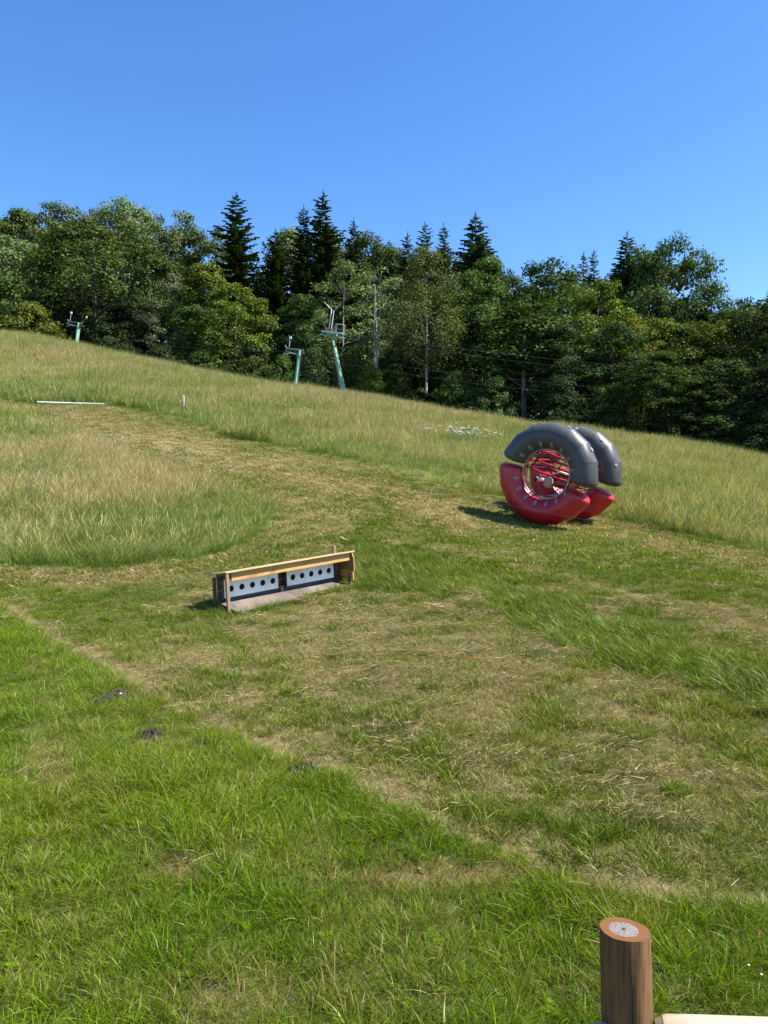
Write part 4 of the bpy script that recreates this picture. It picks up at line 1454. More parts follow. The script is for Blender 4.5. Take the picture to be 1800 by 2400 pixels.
# ------------------------------------------------------------------ inflatable roller
def roller():
    m_blk = simple('dark_grey_vinyl', (.045, .047, .048), .18, 3, .44, bump=.05, bd=.02, dirt=(.07, .072, .07), spec=.5)
    m_red = simple('red_vinyl', (.43, .012, .020), .15, 3, .36, bump=.05, bd=.02, dirt=(.22, .02, .025), spec=.5)
    m_pat = simple('grey_patch', (.20, .205, .215), .15, 12, .5)
    m_wpat = simple('pale_patch', (.21, .23, .25), .12, 12, .45)
    m_st = simple('grey_steel', (.34, .34, .35), .25, 12, .38, metal=.7, dirt=(.16, .10, .07))
    m_rs = simple('red_steel', (.30, .012, .022), .2, 10, .38, dirt=(.18, .02, .02))
    m_wh = simple('white_shell', (.76, .75, .72), .06, 5, .35)
    m_bk = simple('black_strap', (.015, .015, .017), .3, 20, .7)
    m_rope = simple('cord', (.10, .03, .03), .3, 20, .8)
    c1 = at(1283, 1111, 20.0)
    th = R(35)
    ax = Vector((math.sin(th), math.cos(th), .02)).normalized()      # axle, away from the camera and to the right
    upv = Vector((0, 0, 1))
    e1 = ax.cross(upv).normalized()                                   # right
    e1 = e1 if e1.x > 0 else -e1
    e2 = Vector((0, 0, 1))
    e2 = (e2 - ax * e2.dot(ax)).normalized()
    gap = 2.0
    root = empty('inflatable_roller', (c1 + ax * gap / 2) + Vector((0, 0, -1.38)))
    tag(root, 'giant rolling double wheel of dark grey and red inflated tubes on the slope', 'inflatable roller')
    inv = root.location.copy()
    Rc, rt = 1.022, .362
    roll = R(-17)

    def P(ring, ang, rad, off=0.0):
        c = c1 + ax * (gap * ring + off) - inv
        return c + (e1 * math.cos(ang) + e2 * math.sin(ang)) * rad

    def arc(ring, a0, a1, nseg, mat, name):
        """straight welded sections with tapered ends"""
        n = 22
        stations = []
        for i in range(nseg + 1):
            stations.append((a0 + (a1 - a0) * i / nseg, 1.0))
        da = (a1 - a0) / nseg
        # section joints: a pair of rings close to each mitre so edges read as seams
        prof = []
        end = [(-.345, .25), (-.335, .52), (-.31, .72), (-.25, .87), (-.15, .96), (-.05, .995)]
        for s_, k in end:
            prof.append((a0 + s_ * 1.0 * da * .9, k))
        for i, (a, k) in enumerate(stations):
            prof.append((a, 1.0))
        for s_, k in reversed(end):
            prof.append((a1 - s_ * 1.0 * da * .9, k))
        vs = []
        for a, k in prof:
            c = P(ring, a, Rc / math.cos(abs(da) / 2) * .985)
            er = e1 * math.cos(a) + e2 * math.sin(a)
            for j in range(n):
                w = 2 * math.pi * j / n
                vs.append(c + (er * math.cos(w) + ax * math.sin(w)) * rt * k)
        fs = []
        m = len(prof)
        mb = MB()
        for i in range(m - 1):
            for j in range(n):
                fs.append((i * n + j, (i + 1) * n + j, (i + 1) * n + (j + 1) % n, i * n + (j + 1) % n))
        mb.add(vs, fs, True)
        mb.add(vs[:n], [tuple(range(n))])
        mb.add(vs[-n:], [tuple(range(n - 1, -1, -1))])
        o = mb.build(name, mat, root)
        me = o.data
        bm = bmesh.new()
        bm.from_mesh(me)
        bmesh.ops.remove_doubles(bm, verts=bm.verts, dist=1e-4)
        bmesh.ops.recalc_face_normals(bm, faces=bm.faces)
        # soft crease at every mitre
        for e in bm.edges:
            if len(e.link_faces) == 2 and e.calc_face_angle(0) > R(21):
                e.smooth = False
        bm.to_mesh(me)
        bm.free()
        # weld tapes
        sm_ = MB()
        for i in range(1, nseg):
            a = a0 + da * i
            c = P(ring, a, Rc / math.cos(abs(da) / 2) * .985)
            er = e1 * math.cos(a) + e2 * math.sin(a)
            ea = -e1 * math.sin(a) + e2 * math.cos(a)
            vv, ff = [], []
            for j in range(n):
                w = 2 * math.pi * j / n
                d = er * math.cos(w) + ax * math.sin(w)
                sc_ = 1 / math.cos(da / 2) if False else 1
                vv += [c + d * (rt + .004) - ea * .008, c + d * (rt + .004) + ea * .008]
            for j in range(n):
                j2 = (j + 1) % n
                ff.append((2 * j, 2 * j2, 2 * j2 + 1, 2 * j + 1))
            sm_.add(vv, ff, True)
        sm_.build('seam', mat, o)
        return o

    def patch(o, ring, ang, w, size, mat, cord=True):
        """oval welded patch on the tube at angle ang round the ring and w round the tube"""
        er = e1 * math.cos(ang) + e2 * math.sin(ang)
        ea = -e1 * math.sin(ang) + e2 * math.cos(ang)
        c = P(ring, ang, Rc * .995)
        vs = []
        n = 20
        vs.append(c + (er * math.cos(w) + ax * math.sin(w)) * (rt + .006))
        for j in range(n):
            q = 2 * math.pi * j / n
            dw = math.sin(q) * size[1] / rt
            d = er * math.cos(w + dw) + ax * math.sin(w + dw)
            vs.append(c + d * (rt + .006) + ea * math.cos(q) * size[0])
        mb = MB().add(vs, [(0, 1 + j, 1 + (j + 1) % n) for j in range(n)], True)
        vs2 = [v - (v - c).normalized() * .012 for v in vs[1:]]
        mb.add(vs[1:] + vs2, [(j, n + j, n + (j + 1) % n, (j + 1) % n) for j in range(n)])
        p = mb.build('patch', mat, o)
        if cord:
            k = vs[0]
            hp = P(ring, ang + .03, .665)
            MB().tube([k, k.lerp(hp, .5), hp], .009, 5).build('lashing', m_rope, p)
        return p
    s0 = R(13)
    for ring in (0, 1):
        b = arc(ring, roll + R(6), roll + R(168), 7, m_blk, 'black_tube')
        r_ = arc(ring, roll + R(188), roll + R(341), 7, m_red, 'red_tube')
        front = R(-128)
        for k in range(7):
            a = roll + R(24 + 22 * k)
            patch(b, ring, a, front, (.042, .085), m_pat)
            patch(r_, ring, roll + R(204 + 22 * k), front, (.042, .085), m_pat)
        for k in range(3):
            patch(b, ring, roll + R((44 if ring == 0 else 28) + 36 * k), R(-4 if ring == 0 else -38), (.06, .055), m_wpat, False)
        # inner steel hoop with a second tube and short ties
        hp = MB()
        for off, rad, tk in ((-.10, .665, .020), (.16, .665, .016)):
            hp.tube([P(ring, 2 * math.pi * k / 48, rad, off) for k in range(49)], tk, 8, cap=False)
        for k in range(12):
            a = 2 * math.pi * k / 12 + .1
            hp.tube([P(ring, a, .665, -.10), P(ring, a, .665, .16)], .011, 6)
        hp.build('hoop', m_st, root)
    # long bars joining the two hoops
    for a in (roll, roll + math.pi, R(-112), R(-62), R(60), R(120)):
        MB().tube([P(0, a, .655, -.1), P(1, a, .655, .1)], .019, 8).build('cross_bar', m_st if a < 0 else m_rs, root)
    # red steel cradle with seat
    mid = gap * .5

    def Q(u, v, w):        # u right, v along the axle, w up, from the hub of the near ring
        return c1 - inv + (e1 * u + e2 * w) + ax * (v + .0)
    rot = R(-20)

    def K(u, v, w):
        return Q(u * math.cos(rot) - w * math.sin(rot), v, u * math.sin(rot) + w * math.cos(rot))
    fr = MB()
    for v in (.30, 1.45):
        fr.tube([K(-.63, v, .20), K(.64, v, .20)], .036, 8)
        fr.tube([K(-.62, v, -.06), K(.64, v, -.06)], .032, 8)
        fr.tube([K(-.42, v, .50), K(.55, v, .46)], .036, 8)
        fr.tube([K(-.66, v, -.06), K(-.42, v, .50)], .030, 8)
        fr.tube([K(.10, v, .20), K(.30, v, .48)], .018, 8)
        fr.tube([K(-.2, v, -.30), K(.64, v, -.26)], .020, 8)
        fr.tube([K(.60, v, -.26), K(.62, v, .20)], .020, 8)
    for u, w in ((-.63, .20), (.62, .20), (-.42, .50), (.55, .46), (-.2, -.30), (.64, -.26), (.1, .2)):
        fr.tube([K(u, .0, w), K(u, gap, w)], .022, 8)
    fr.tube([P(0, roll + math.pi, .66), K(-.63, .3, .20)], .03, 8)
    fr.tube([P(0, roll, .66), K(.64, .3, -.06)], .03, 8)
    fr.build('cradle', m_rs, root)
    # red bucket seat with a white liner, white headrest and a round pad
    st = MB()

    def shell(pts_top, v0, v1, thick):
        k = len(pts_top)
        vs = []
        for v in (v0, v1):
            for (u, w) in pts_top:
                vs.append(K(u, v, w))
            for (u, w) in pts_top:
                vs.append(K(u + thick * .3, v, w - thick))
        fs = []
        for i in range(k - 1):
            fs += [(i, i + 1, 2 * k + i + 1, 2 * k + i), (k + i, 3 * k + i, 3 * k + i + 1, k + i + 1), (i, k + i, k + i + 1, i + 1), (2 * k + i, 2 * k + i + 1, 3 * k + i + 1, 3 * k + i)]
        fs += [(0, 2 * k, 3 * k, k), (k - 1, 2 * k - 1, 4 * k - 1, 3 * k - 1)]
        return vs, fs
    vs, fs = shell([(.62, .16), (.5, .06), (.3, .02), (.12, .05), (.0, .0), (-.12, -.12), (-.35, -.16), (-.46, -.10)], .45, 1.3, .06)
    st.add(vs, fs, True)
    st.add(*shell([(.58, -.02), (.2, -.12), (-.1, -.22), (-.5, -.24)], .4, 1.35, .12))
    st.add(*shell([(.60, .24), (.56, -.04), (.50, -.22), (.20, -.27), (-.16, -.27)], .62, 1.2, .05), True)
    seat = st.build('seat', m_rs, root)
    ln = MB()
    ln.add(*shell([(.60, .24), (.48, .16), (.34, .13), (.18, .14), (.08, .11)], .42, .98, .05), True)
    ln.build('seat_liner', m_wh, seat)
    pd = MB()
    cc = K(-.02, .36, -.26)
    pd.tube([cc - ax * .08, cc - ax * .06, cc + ax * .05, cc + ax * .07], [.10, .15, .15, .10], 20)
    pd.build('round_pad', simple('beige_vinyl', (.40, .28, .22), .1, 8, .5), root)
    ft = MB()
    ft.box(K(-.33, .42, -.25), (.22, .14, .05), Matrix.Rotation(-rot, 3, 'Y'))
    ft.tube([K(-.2, .40, -.24), K(-.42, .40, -.30)], .045, 10)
    ft.build('foot_rest', m_wh, root)
    bk = MB()
    bk.tube([K(-.30, .38, -.18), K(-.44, .38, -.34)], .04, 8)
    bk.tube([K(.45, .45, -.06), K(.62, .45, -.2)], .025, 8)
    bk.build('strap', m_bk, root)
    return ax


roller()


# ------------------------------------------------------------------ fence in the corner
def fence():
    m, nt, out = nodes_of('weathered_post')
    f = noise_n(nt, 14, 7, stretch=(5, 5, .35), rough=.65)
    g = noise_n(nt, 3.2, 4, stretch=(1, 1, .5))
    c = ramp(nt, f, [(.3, (.060, .029, .010)), (.52, (.135, .072, .028)), (.75, (.21, .12, .052))])
    c = mixc(nt, math_n(nt, 'MULTIPLY', math_n(nt, 'SUBTRACT', g, .5, True), 3, True), c, (.055, .034, .02, 1))
    bsdf(nt, out, c, .85, f, .55, bump_dist=.006, spec=.25)
    m_side = m
    m, nt, out = nodes_of('post_end_grain')
    tc = N(nt, 'ShaderNodeTexCoord')
    sx = N(nt, 'ShaderNodeSeparateXYZ')
    nt.links.new(tc.outputs['Object'], sx.inputs[0])
    d2 = math_n(nt, 'SQRT', math_n(nt, 'ADD', math_n(nt, 'POWER', math_n(nt, 'SUBTRACT', sx.outputs[0], -.002), 2), math_n(nt, 'POWER', math_n(nt, 'SUBTRACT', sx.outputs[1], .0), 2)))
    nz = noise_n(nt, 40, 4)
    n2 = noise_n(nt, 160, 3)
    dw = math_n(nt, 'ADD', d2, math_n(nt, 'MULTIPLY', math_n(nt, 'SUBTRACT', nz, .5), .012))
    ringf = math_n(nt, 'ADD', math_n(nt, 'MULTIPLY', math_n(nt, 'SINE', math_n(nt, 'MULTIPLY', dw, 1100)), .5), .5)
    outer = mixc(nt, ringf, (.15, .060, .018, 1), (.22, .098, .034, 1))
    outer = mixc(nt, noise_n(nt, 30, 5, stretch=(.25, 2.5, 1)), outer, (.09, .04, .015, 1))
    inner = ramp(nt, n2, [(.3, (.08, .068, .06)), (.5, (.16, .143, .13)), (.75, (.22, .205, .19))])
    kk = math_n(nt, 'MULTIPLY', math_n(nt, 'SUBTRACT', .041, dw), 220)
    kk = math_n(nt, 'ADD', kk, .5, True)
    c = mixc(nt, kk, outer, inner)
    an = math_n(nt, 'ARCTAN2', sx.outputs[1], sx.outputs[0])
    ck = math_n(nt, 'ABSOLUTE', math_n(nt, 'SINE', math_n(nt, 'ADD', math_n(nt, 'MULTIPLY', an, 3.5), math_n(nt, 'MULTIPLY', nz, 1.6))))
    ck = math_n(nt, 'SUBTRACT', 1.0, math_n(nt, 'MULTIPLY', ck, math_n(nt, 'ADD', math_n(nt, 'MULTIPLY', d2, 500), 6)), True)
    c = mixc(nt, math_n(nt, 'MULTIPLY', ck, .75), c, (.05, .03, .02, 1))
    kc = math_n(nt, 'ADD', math_n(nt, 'MULTIPLY', math_n(nt, 'SUBTRACT', .007, dw), 500), .3, True)
    c = mixc(nt, kc, c, (.04, .03, .025, 1))
    bsdf(nt, out, c, .8, n2, .3, bump_dist=.002, spec=.2)
    m_end = m
    m_rail = wood_mat('peeled_rail', (.40, .31, .21), (.48, .39, .28), (.20, .115, .055), 2.2, 'x', .6)
    m_bark_edge = simple('rail_end', (.12, .09, .06), .3, 20, .9)
    m_dark = simple('crack', (.008, .006, .004), .1, 20, .95)
    top = at(1464, 2178, 2.12)
    base_r = 115 / 2 / FPX * 2.12
    lean = Vector((.045, .03, -1)).normalized()
    gz = hz(top.x, top.y)
    Lp = (top.z - gz) + .35
    # the root of the thing stands at the foot of the post
    foot = top + lean * (Lp - .35)
    root = empty('log_fence', foot)
    tag(root, 'weathered round log fence post with peeled pale rails in the near corner', 'fence')
    axis = -lean
    n = 120
    tz = axis
    tx = Vector((1, 0, 0))
    tx = (tx - tz * tx.dot(tz)).normalized()
    ty = tz.cross(tx)
    mb = MB()
    rings = 60
    rsd = random.Random(4)
    vs = []
    ca = R(-96)               # drying crack towards the camera
    for i in range(rings + 1):
        s = i / rings
        z = -.35 + Lp * s
        for k in range(n):
            a = 2 * math.pi * k / n
            rr = base_r * (1.09 - .09 * s) * (1 + .014 * math.sin(3 * a + z * 2) + .010 * math.sin(5 * a - z * 5) + .006 * math.sin(11 * a + z * 23) + rsd.uniform(-.003, .003))
            cr = math.exp(-((((a - ca + .05 * math.sin(z * 9) - .10 * z) + math.pi) % (2 * math.pi) - math.pi) / .05) ** 2)
            rr *= 1 - .20 * cr * min(1, (1 - s) * 5) * (.55 + .45 * math.sin(z * 3 + 1))
            # the cut falls towards the camera and to the right
            zz = z
            if i == rings:
                zz = z - .020 * math.sin(a + math.pi) * 0 + (-.008 * math.sin(a) - .006 * math.cos(a))
                rr *= .985
            vs.append(tx * math.cos(a) * rr + ty * math.sin(a) * rr + tz * zz)
    fs = []
    for i in range(rings):
        for k in range(n):
            fs.append((i * n + k, i * n + (k + 1) % n, (i + 1) * n + (k + 1) % n, (i + 1) * n + k))
    mb.add(vs, fs, True)
    post = mb.build('post', m_side, root)
    # drying crack facing the camera: a dark thread stands for the shade in its groove
    cpts, crad = [], []
    for i in range(rings - 2, 0, -1):
        z = -.35 + Lp * i / rings
        a = R(-97) + .05 * math.sin(z * 9) + .03 * math.sin(z * 31) + .10 * (Lp - z)
        rr = base_r * (1.09 - .09 * i / rings) * .985
        cpts.append(tx * math.cos(a) * rr + ty * math.sin(a) * rr + tz * z)
        crad.append(.0008 + .0022 * min(1, (rings - i) / 14))
    MB().tube(cpts, crad, 6).build('crack', m_dark, post)
    # sawn end: slightly dished disc of its own material
    cap = MB()
    rim = vs[rings * n:rings * n + n]
    cen = sum(rim, Vector()) / n
    cv = [(v - cen) for v in rim]
    allv = [Vector((0, 0, .001))]
    lev = 6
    for q in range(1, lev + 1):
        allv += [v * (q / lev) for v in cv]
    cf = [(0, 1 + k, 1 + (k + 1) % n) for k in range(n)]
    for q in range(lev - 1):
        for k in range(n):
            cf.append((1 + q * n + k, 1 + (q + 1) * n + k, 1 + (q + 1) * n + (k + 1) % n, 1 + q * n + (k + 1) % n))
    cap.add(allv, cf, False)
    e = cap.build('sawn_end', m_end, post)
    e.location = cen
    # rails: right one from the post's right side, left one seen only by its upper edge
    rr = .058
    nv = Vector((0, math.sin(R(33)), math.cos(R(33))))
    p0, p1 = at(1549, 2375, 2.12) - nv * rr - foot, at(1800, 2383, 2.06) - nv * rr - foot
    dirr = (p1 - p0).normalized()
    rl = MB()
    st = p0
    nn = 24
    pts = [st + dirr * t for t in (0, .012, .1, .5, 1.0, 1.6)]
    rl.tube(pts, [rr * .93, rr, rr * 1.01, rr, rr * 1.02, rr * 1.01], nn)
    r1 = rl.build('rail', m_rail, root)
    be = MB()
    be.tube([st - dirr * .022, st - dirr * .001], [rr * .80, rr * .90], nn)
    be.build('rail_tenon', m_bark_edge, r1)
    rl = MB()
    dl = Vector((-1, -.14, -.03)).normalized()
    sl = at(1435, 2428, 2.10) - foot + Vector((0, -.01, -.02))
    rl.tube([sl, sl + dl * .02, sl + dl * .8, sl + dl * 1.6], [rr * .9, rr, rr, rr], nn)
    rl.build('rail', m_rail, root)


fence()


# ------------------------------------------------------------------ drag lift masts and cables
m_green = simple('green_paint', (.22, .40, .27), .12, 2, .5, dirt=(.17, .30, .2), bump=.05)
m_galv = simple('galvanised', (.50, .52, .53), .15, 6, .45, metal=.5)
m_black = simple('dark_sheave', (.03, .03, .03), .3, 8, .7)
m_lamp = simple('lamp_housing', (.72, .73, .72), .05, 8, .4)
m_rust = simple('rusty_steel', (.16, .075, .04), .35, 8, .8)
m_cable = simple('steel_cable', (.04, .04, .038), .2, 20, .6)


def mast(base_px, top_px, depth, w0, w1, label, big, yaw=R(-48), arm=1.3, sink=1.5, lamps=2):
    b = at(base_px[0], base_px[1], depth)
    t = at(top_px[0], top_px[1], depth)
    ax = (t - b).normalized()
    b = b - ax * sink
    gz = hz(b.x, b.y)
    root = empty('lift_mast', b)
    tag(root, label, 'lift mast', 'masts of the drag lift')
    Lm = (t - b).length
    mb = MB()
    yawm = Matrix.Rotation(yaw, 3, 'Z')
    ex = yawm @ Vector((1, 0, 0))
    ex = (ex - ax * ex.dot(ax)).normalized()
    ey = ax.cross(ex)
    vs = []
    for s, w in ((0, w0), (1, w1)):
        for sx, sy in ((-1, -1), (1, -1), (1, 1), (-1, 1)):
            vs.append(ax * Lm * s + ex * sx * w / 2 + ey * sy * w / 2)
    mb.add(vs, [(0, 1, 5, 4), (1, 2, 6, 5), (2, 3, 7, 6), (3, 0, 4, 7), (4, 5, 6, 7), (3, 2, 1, 0)])
    mb.build('pole', m_green, root)
    hx = Vector((1, -.15, -.14)).normalized()        # crossarm falls to the right as the photo shows
    hy = Vector((.2, 1, 0)).normalized()
    hzv = hx.cross(hy).normalized()
    tl = ax * Lm
    A = Matrix((hx, hy, hzv)).transposed()

    def L(u, v, w):
        return tl + hx * u + hy * v + hzv * w
    cb = MB()
    cb.box(L(-.05 if big else -.50, 0, .08), (arm * 1.7 if big else arm * 1.3, .13, .12), A)
    cb.build('crossarm', m_green, root)
    sh = MB()
    for u in ((-.8, .8) if big else (-1.25, .35)):
        for v in (-.35, -.1, .15, .4):
            sh.tube([L(u - .05, v, -.22), L(u + .05, v, -.22)], .10, 12)
        sh.box(L(u, 0, -.12), (.04, 1.0, .05), A)
        sh.tube([L(u, 0, -.1), L(u, 0, .05)], .04, 6)
    sh.build('sheave', m_black, root)
    if big:
        pf = MB()
        pf.box(L(0.05, -.45, .30), (2.0, .35, .14), A)
        pf.build('platform', m_galv, root)
        pb = MB()
        pb.box(L(.0, -.1, .16), (.9, .5, .14), A)
        pb.tube([L(.2, -.5, -.12), L(1.35, -.5, -.12)], .05, 6)
        pb.build('bracket', m_green, root)
        rl = MB()
        for u in (.35, 1.15):
            rl.tube([L(u, -.6, .2), L(u, -.6, 1.1)], .028, 6)
            rl.tube([L(u, -.2, .2), L(u, -.2, 1.1)], .022, 6)
        rl.tube([L(.35, -.6, 1.1), L(1.15, -.6, 1.1)], .028, 6)
        rl.tube([L(.35, -.6, .65), L(1.15, -.6, .65)], .02, 6)
        rl.tube([L(1.15, -.6, 1.1), L(1.15, -.2, 1.1)], .025, 6)
        rl.build('railing', m_galv, root)
        hd = MB()
        hd.box(L(-.25, -.1, .55), (.5, .4, .2), A)
        hd.tube([L(-.6, -.1, .4), L(.15, -.1, .8)], .03, 6)
        hd.build('drive_head', m_rust, root)
        lm = MB()
        lm.tube([L(-.42, 0, .5), L(-.40, 0, 2.5), L(-.95, -.2, 2.9)], .038, 8)
        lm.tube([L(-.18, 0, .5), L(-.18, 0, 2.4)], .034, 8)
        lm.box(L(-1.0, -.22, 2.95), (.35, .16, .08), A @ Matrix.Rotation(R(40), 3, 'Y'))
        lm.tube([L(-.18, 0, 2.4), L(.42, .1, 3.2)], .014, 6)
        lm.build('lamp', m_lamp, root)
        ld = MB()
        o = -ex * (w0 * .9) - ey * .3
        for s in (-.16, .16):
            ld.tube([ax * .3 + o + ex * s, tl + o + ex * s - ax * .3], .018, 5)
        k = .5
        while k < Lm - .4:
            ld.tube([ax * k + o - ex * .16, ax * k + o + ex * .16], .014, 5)
            k += .32
        ld.build('ladder', m_rust, root)
    else:
        lm = MB()
        lm.box(L(-1.05, -.1, 1.1), (.2, .16, .22), A)
        lm.tube([L(-1.05, -.1, .2), L(-1.05, -.1, 1.0)], .02, 6)
        lm.build('lamp', m_lamp, root)
        if lamps > 1:
            lm = MB()
            lm.box(L(.9, -.1, .8), (.13, .13, .2), A)
            lm.tube([L(.4, 0, .15), L(.9, -.1, .7)], .014, 6)
            lm.build('lamp', m_lamp, root)
        gd = MB()
        gd.tube([L(-1.5, 0, .3), L(-1.25, 0, .12), L(-.6, 0, .12)], .025, 6)
        gd.tube([L(-1.5, -.1, -.55), L(-.7, -.1, -.28)], .04, 6)
        gd.tube([L(-.9, -.1, -.3), L(-.2, -.1, -.38)], .035, 6)
        gd.build('guide_arm', m_galv, root)
    return root


mast((178, 812), (185, 758), 86, .36, .32, 'farthest green lift mast on the crest beside the big rounded bush at left', False)
mast((694, 897), (703, 822), 70, .32, .25, 'smaller of the two near green lift masts, without platform', False, lamps=1)
mast((803, 908), (779, 789), 70, .40, .20, 'tallest green lift mast with work platform and railing', True)
mast((1838, 1110), (1836, 925), 56, .45, .36, 'lift mast at right edge with only its lamp and guide arm in the frame', False, sink=.3)


def cable(label, pts, rad, sag=0.0, name='cable', cat='cable', mat=None):
    P = [Vector(p) for p in pts]
    out = []
    for a, b in zip(P[:-1], P[1:]):
        k = max(2, int((b - a).length / 1.5))
        for i in range(k):
            t = i / k
            q = a.lerp(b, t)
            q.z -= sag * 4 * t * (1 - t)
            out.append(q)
    out.append(P[-1])
    c = P[0].copy()
    o = MB().tube([q - c for q in out], rad, 6).build(name, mat or m_cable)
    o.location = c
    tag(o, label, cat)
    return o


cable('upper haul cable from the tallest lift mast to the right frame edge', [at(808, 784, 70), at(1860, 893, 56)], .015, .25)
cable('second haul cable just under the uppermost one, right of the tallest lift mast', [at(762, 782, 70.5), at(1860, 917, 56.5)], .015, .35)
cable('upper line of the low cable pair crossing in front of the dark wood', [at(700, 826, 71), at(1860, 940, 55.5)], .012, .5)
cable('bottom line of the low cable pair crossing in front of the dark wood', [at(690, 830, 70), at(1860, 953, 55)], .012, .9)
cable('thin cable from the farthest lift mast down to the smaller near mast', [at(172, 764, 86), at(700, 822, 70)], .014, 1.0)
# tow rope low over the mown track, passing in front of the roller
rp = [at(330, 985, 34), at(620, 1083, 25.4), at(900, 1131, 22), at(1180, 1182, 19.3), at(1337, 1212, 18.2), at(1520, 1244, 17.1), at(1800, 1292, 15.6), at(2000, 1325, 14.8)]
cable('long thin tow rope crossing in front of the roller down to the right edge', rp, .005, 0.0, 'rope', 'rope')
rp = [at(600, 1035, 30), at(750, 1056, 28.5), at(933, 1084, 26.5), at(1164, 1108, 24.0), at(1250, 1120, 23.2)]
cable('thin rope running over the grass and ending behind the roller', rp, .005, 0.0, 'rope', 'rope')


# ------------------------------------------------------------------ small things on the meadow
def molehill(p, rad, hgt, label, seed):
    rs_ = np.random.default_rng(seed)
    m = M.get('earth')
    if m is None:
        m, nt, out = nodes_of('dark_earth')
        f = noise_n(nt, 60, 6, rough=.75)
        c = ramp(nt, f, [(.3, (.022, .016, .014)), (.55, (.06, .045, .038)), (.8, (.12, .092, .08))])
        bsdf(nt, out, c, .95, f, .9, bump_dist=.02, spec=.15)
        M['earth'] = m
    nr, na = 14, 40
    vs = [(0, 0, hgt)]
    for i in range(1, nr + 1):
        s = i / nr
        for k in range(na):
            a = 2 * math.pi * k / na
            r_ = rad * s * (1 + .22 * math.sin(2 * a + seed) + .12 * math.sin(5 * a + seed * 2))
            z = hgt * (1 - s ** 1.6) + rs_.normal(0, .011) * (1 - s * .5) - .015 * s
            vs.append((math.cos(a) * r_, math.sin(a) * r_ * 1.2, z))
    fs = [(0, 1 + k, 1 + (k + 1) % na) for k in range(na)]
    for i in range(nr - 1):
        for k in range(na):
            fs.append((1 + i * na + k, 1 + (i + 1) * na + k, 1 + (i + 1) * na + (k + 1) % na, 1 + i * na + (k + 1) % na))
    for q in range(36):
        a, r_ = rs_.uniform(0, 6.28), rad * math.sqrt(rs_.uniform(0, 1)) * .95
        s = rs_.uniform(.006, .018)
        c = Vector((math.cos(a) * r_, math.sin(a) * r_ * 1.2, hgt * (1 - (r_ / rad) ** 1.6) + .004))
        k = len(vs)
        for d in ((1, 0, 0), (0, 1, 0), (-1, 0, 0), (0, -1, 0), (0, 0, 1)):
            vs.append(c + Vector(d) * s * rs_.uniform(.6, 1.2))
        fs += [(k, k + 1, k + 4), (k + 1, k + 2, k + 4), (k + 2, k + 3, k + 4), (k + 3, k, k + 4)]
    o = MB().add(vs, fs, False).build('molehill', m)
    o.location = p
    tag(o, label, 'molehill', 'molehills in the lush grass')
    return o


molehill(bald_xy[0], .18, .05, 'largest dark molehill beside a thick grass tuft at left', 1)
molehill(bald_xy[1], .10, .035, 'small dark molehill just left of the largest molehill', 2)
molehill(bald_xy[2], .15, .035, 'dark molehill below and right of the largest one', 3)
molehill(bald_xy[3],   .14, .035, 'flat half overgrown molehill apart from the others to the right', 4)

# pale pebble on the largest molehill
st = MB()
n = 10
for i in range(1):
    ico = bmesh.new()
    bmesh.ops.create_icosphere(ico, subdivisions=2, radius=.012)
    vs = [tuple(Vector((v.co.x * 1.2, v.co.y, v.co.z * .8)) * random.uniform(.92, 1.08)) for v in ico.verts]
    st.add(vs, [tuple(v.index for v in f.verts) for f in ico.faces], True)
    ico.free()
pb = st.build('pebble', simple('pebble', (.55, .47, .40), .15, 40, .7))
pb.location = bald_xy[0] + Vector((.07, -.13, .055))
tag(pb, 'pale pebble lying on the largest molehill', 'stone')

# white pole lying in front of the hillside grass
a, b = ground_at(92, 948), ground_at(246, 951)
a = at(92, 946, a.y)
b = at(246, 950.5, a.y - .6)
wp = MB()
d = (b - a)
wp.tube([Vector((0, 0, 0)), d * .3 + Vector((0, 0, -.02)), d * .7 + Vector((0, 0, -.01)), d], [.035, .045, .035, .025], 10)
o = wp.build('white_pole', simple('white_plastic', (.78, .79, .78), .06, 4, .4))
o.location = a + Vector((0, -.2, .06))
tag(o, 'long white pole lying along the top of the mown track at left', 'pole')
# marker stake
p = ground_at(431, 965)
p = Vector((p.x, p.y, hz(p.x, p.y)))
sk = MB()
sk.box((0, 0, .3), (.05, .05, .8))
sk.add([(-.025, -.025, .7), (.025, -.025, .7), (.025, .025, .7), (-.025, .025, .7), (0, 0, .76)], [(0, 1, 4), (1, 2, 4), (2, 3, 4), (3, 0, 4)])
o = sk.build('marker_stake', simple('stake_wood', (.66, .60, .48), .15, 8, .7))
o.location = p
tag(o, 'small pale wooden stake at the edge of the hillside grass above the track', 'stake')
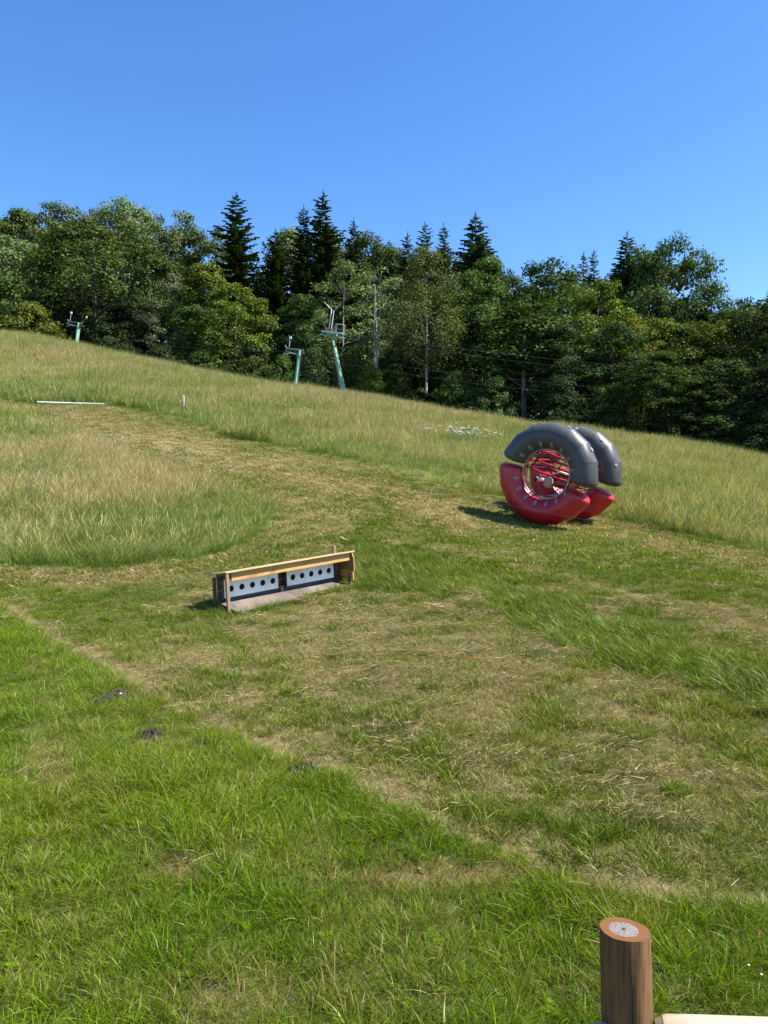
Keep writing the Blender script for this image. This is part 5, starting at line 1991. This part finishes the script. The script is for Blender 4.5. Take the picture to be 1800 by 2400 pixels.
# yellow rag or leaf on the track
p = ground_at(705, 1056)
fl = MB()
vs, fs = [], []
for i in range(5):
    for k in range(4):
        vs.append((.07 * i - .14, .03 * math.sin(i * 2 + k), .02 + .075 * k + .02 * math.sin(i * 1.7)))
for i in range(4):
    for k in range(3):
        fs.append((i * 4 + k, (i + 1) * 4 + k, (i + 1) * 4 + k + 1, i * 4 + k + 1))
fl.add(vs, fs, True)
fl.tube([(-.15, 0, 0), (-.14, 0, .30)], .008, 5)
o = fl.build('marker_flag', simple('yellow_cloth', (.55, .34, .04), .15, 10, .7))
o.location = p
o.scale = (.55, .55, .55)
tag(o, 'tiny yellow marker flag on the mown track', 'flag')
# sawn lath in the grass right behind the shelter
p = ground_at(806, 1270)
o = MB().box((0, 0, .06), (.02, .26, .02), Matrix.Rotation(R(40), 3, 'Z') @ Matrix.Rotation(R(15), 3, 'X')).build('wood_lath', simple('lath_wood', (.6, .5, .36), .1, 10, .7), bevel=.002)
o.location = p
tag(o, 'short pale lath lying in the grass behind the right end of the shelter', 'lath')


def flowers():
    """white umbels growing in the tall grass left of the roller"""
    rs_ = np.random.default_rng(8)
    m_st = simple('flower_stalk', (.07, .13, .03), .2, 8, .7)
    m_fl = simple('white_petals', (.80, .80, .72), .08, 10, .7)
    c = ground_at(1085, 1042)
    root = empty('flowering_plant', c)
    tag(root, 'clump of white flowering umbels in the tall grass left of the roller', 'flowers')
    ms, mf = MB(), MB()
    for i in range(60):
        px, py = rs_.normal(0, .75), rs_.normal(0, .6)
        z0 = hz(c.x + px, c.y + py) - c.z
        h = rs_.uniform(.5, .85)
        tip = Vector((px + rs_.normal(0, .05), py, z0 + h))
        ms.tube([(px, py, z0), tip], .008, 4)
        for k in range(7):
            a = 6.28 * k / 7
            q = tip + Vector((math.cos(a) * .05, math.sin(a) * .05, rs_.uniform(-.01, .02)))
            s = .012
            mf.add([q + Vector((s, 0, 0)), q + Vector((0, s, 0)), q + Vector((-s, 0, 0)), q + Vector((0, -s, 0)), q + Vector((0, 0, .018)), q - Vector((0, 0, .01))],
                   [(0, 1, 4), (1, 2, 4), (2, 3, 4), (3, 0, 4), (1, 0, 5), (2, 1, 5), (3, 2, 5), (0, 3, 5)])
    ms.build('stalk', m_st, root)
    mf.build('blossom', m_fl, root)


flowers()
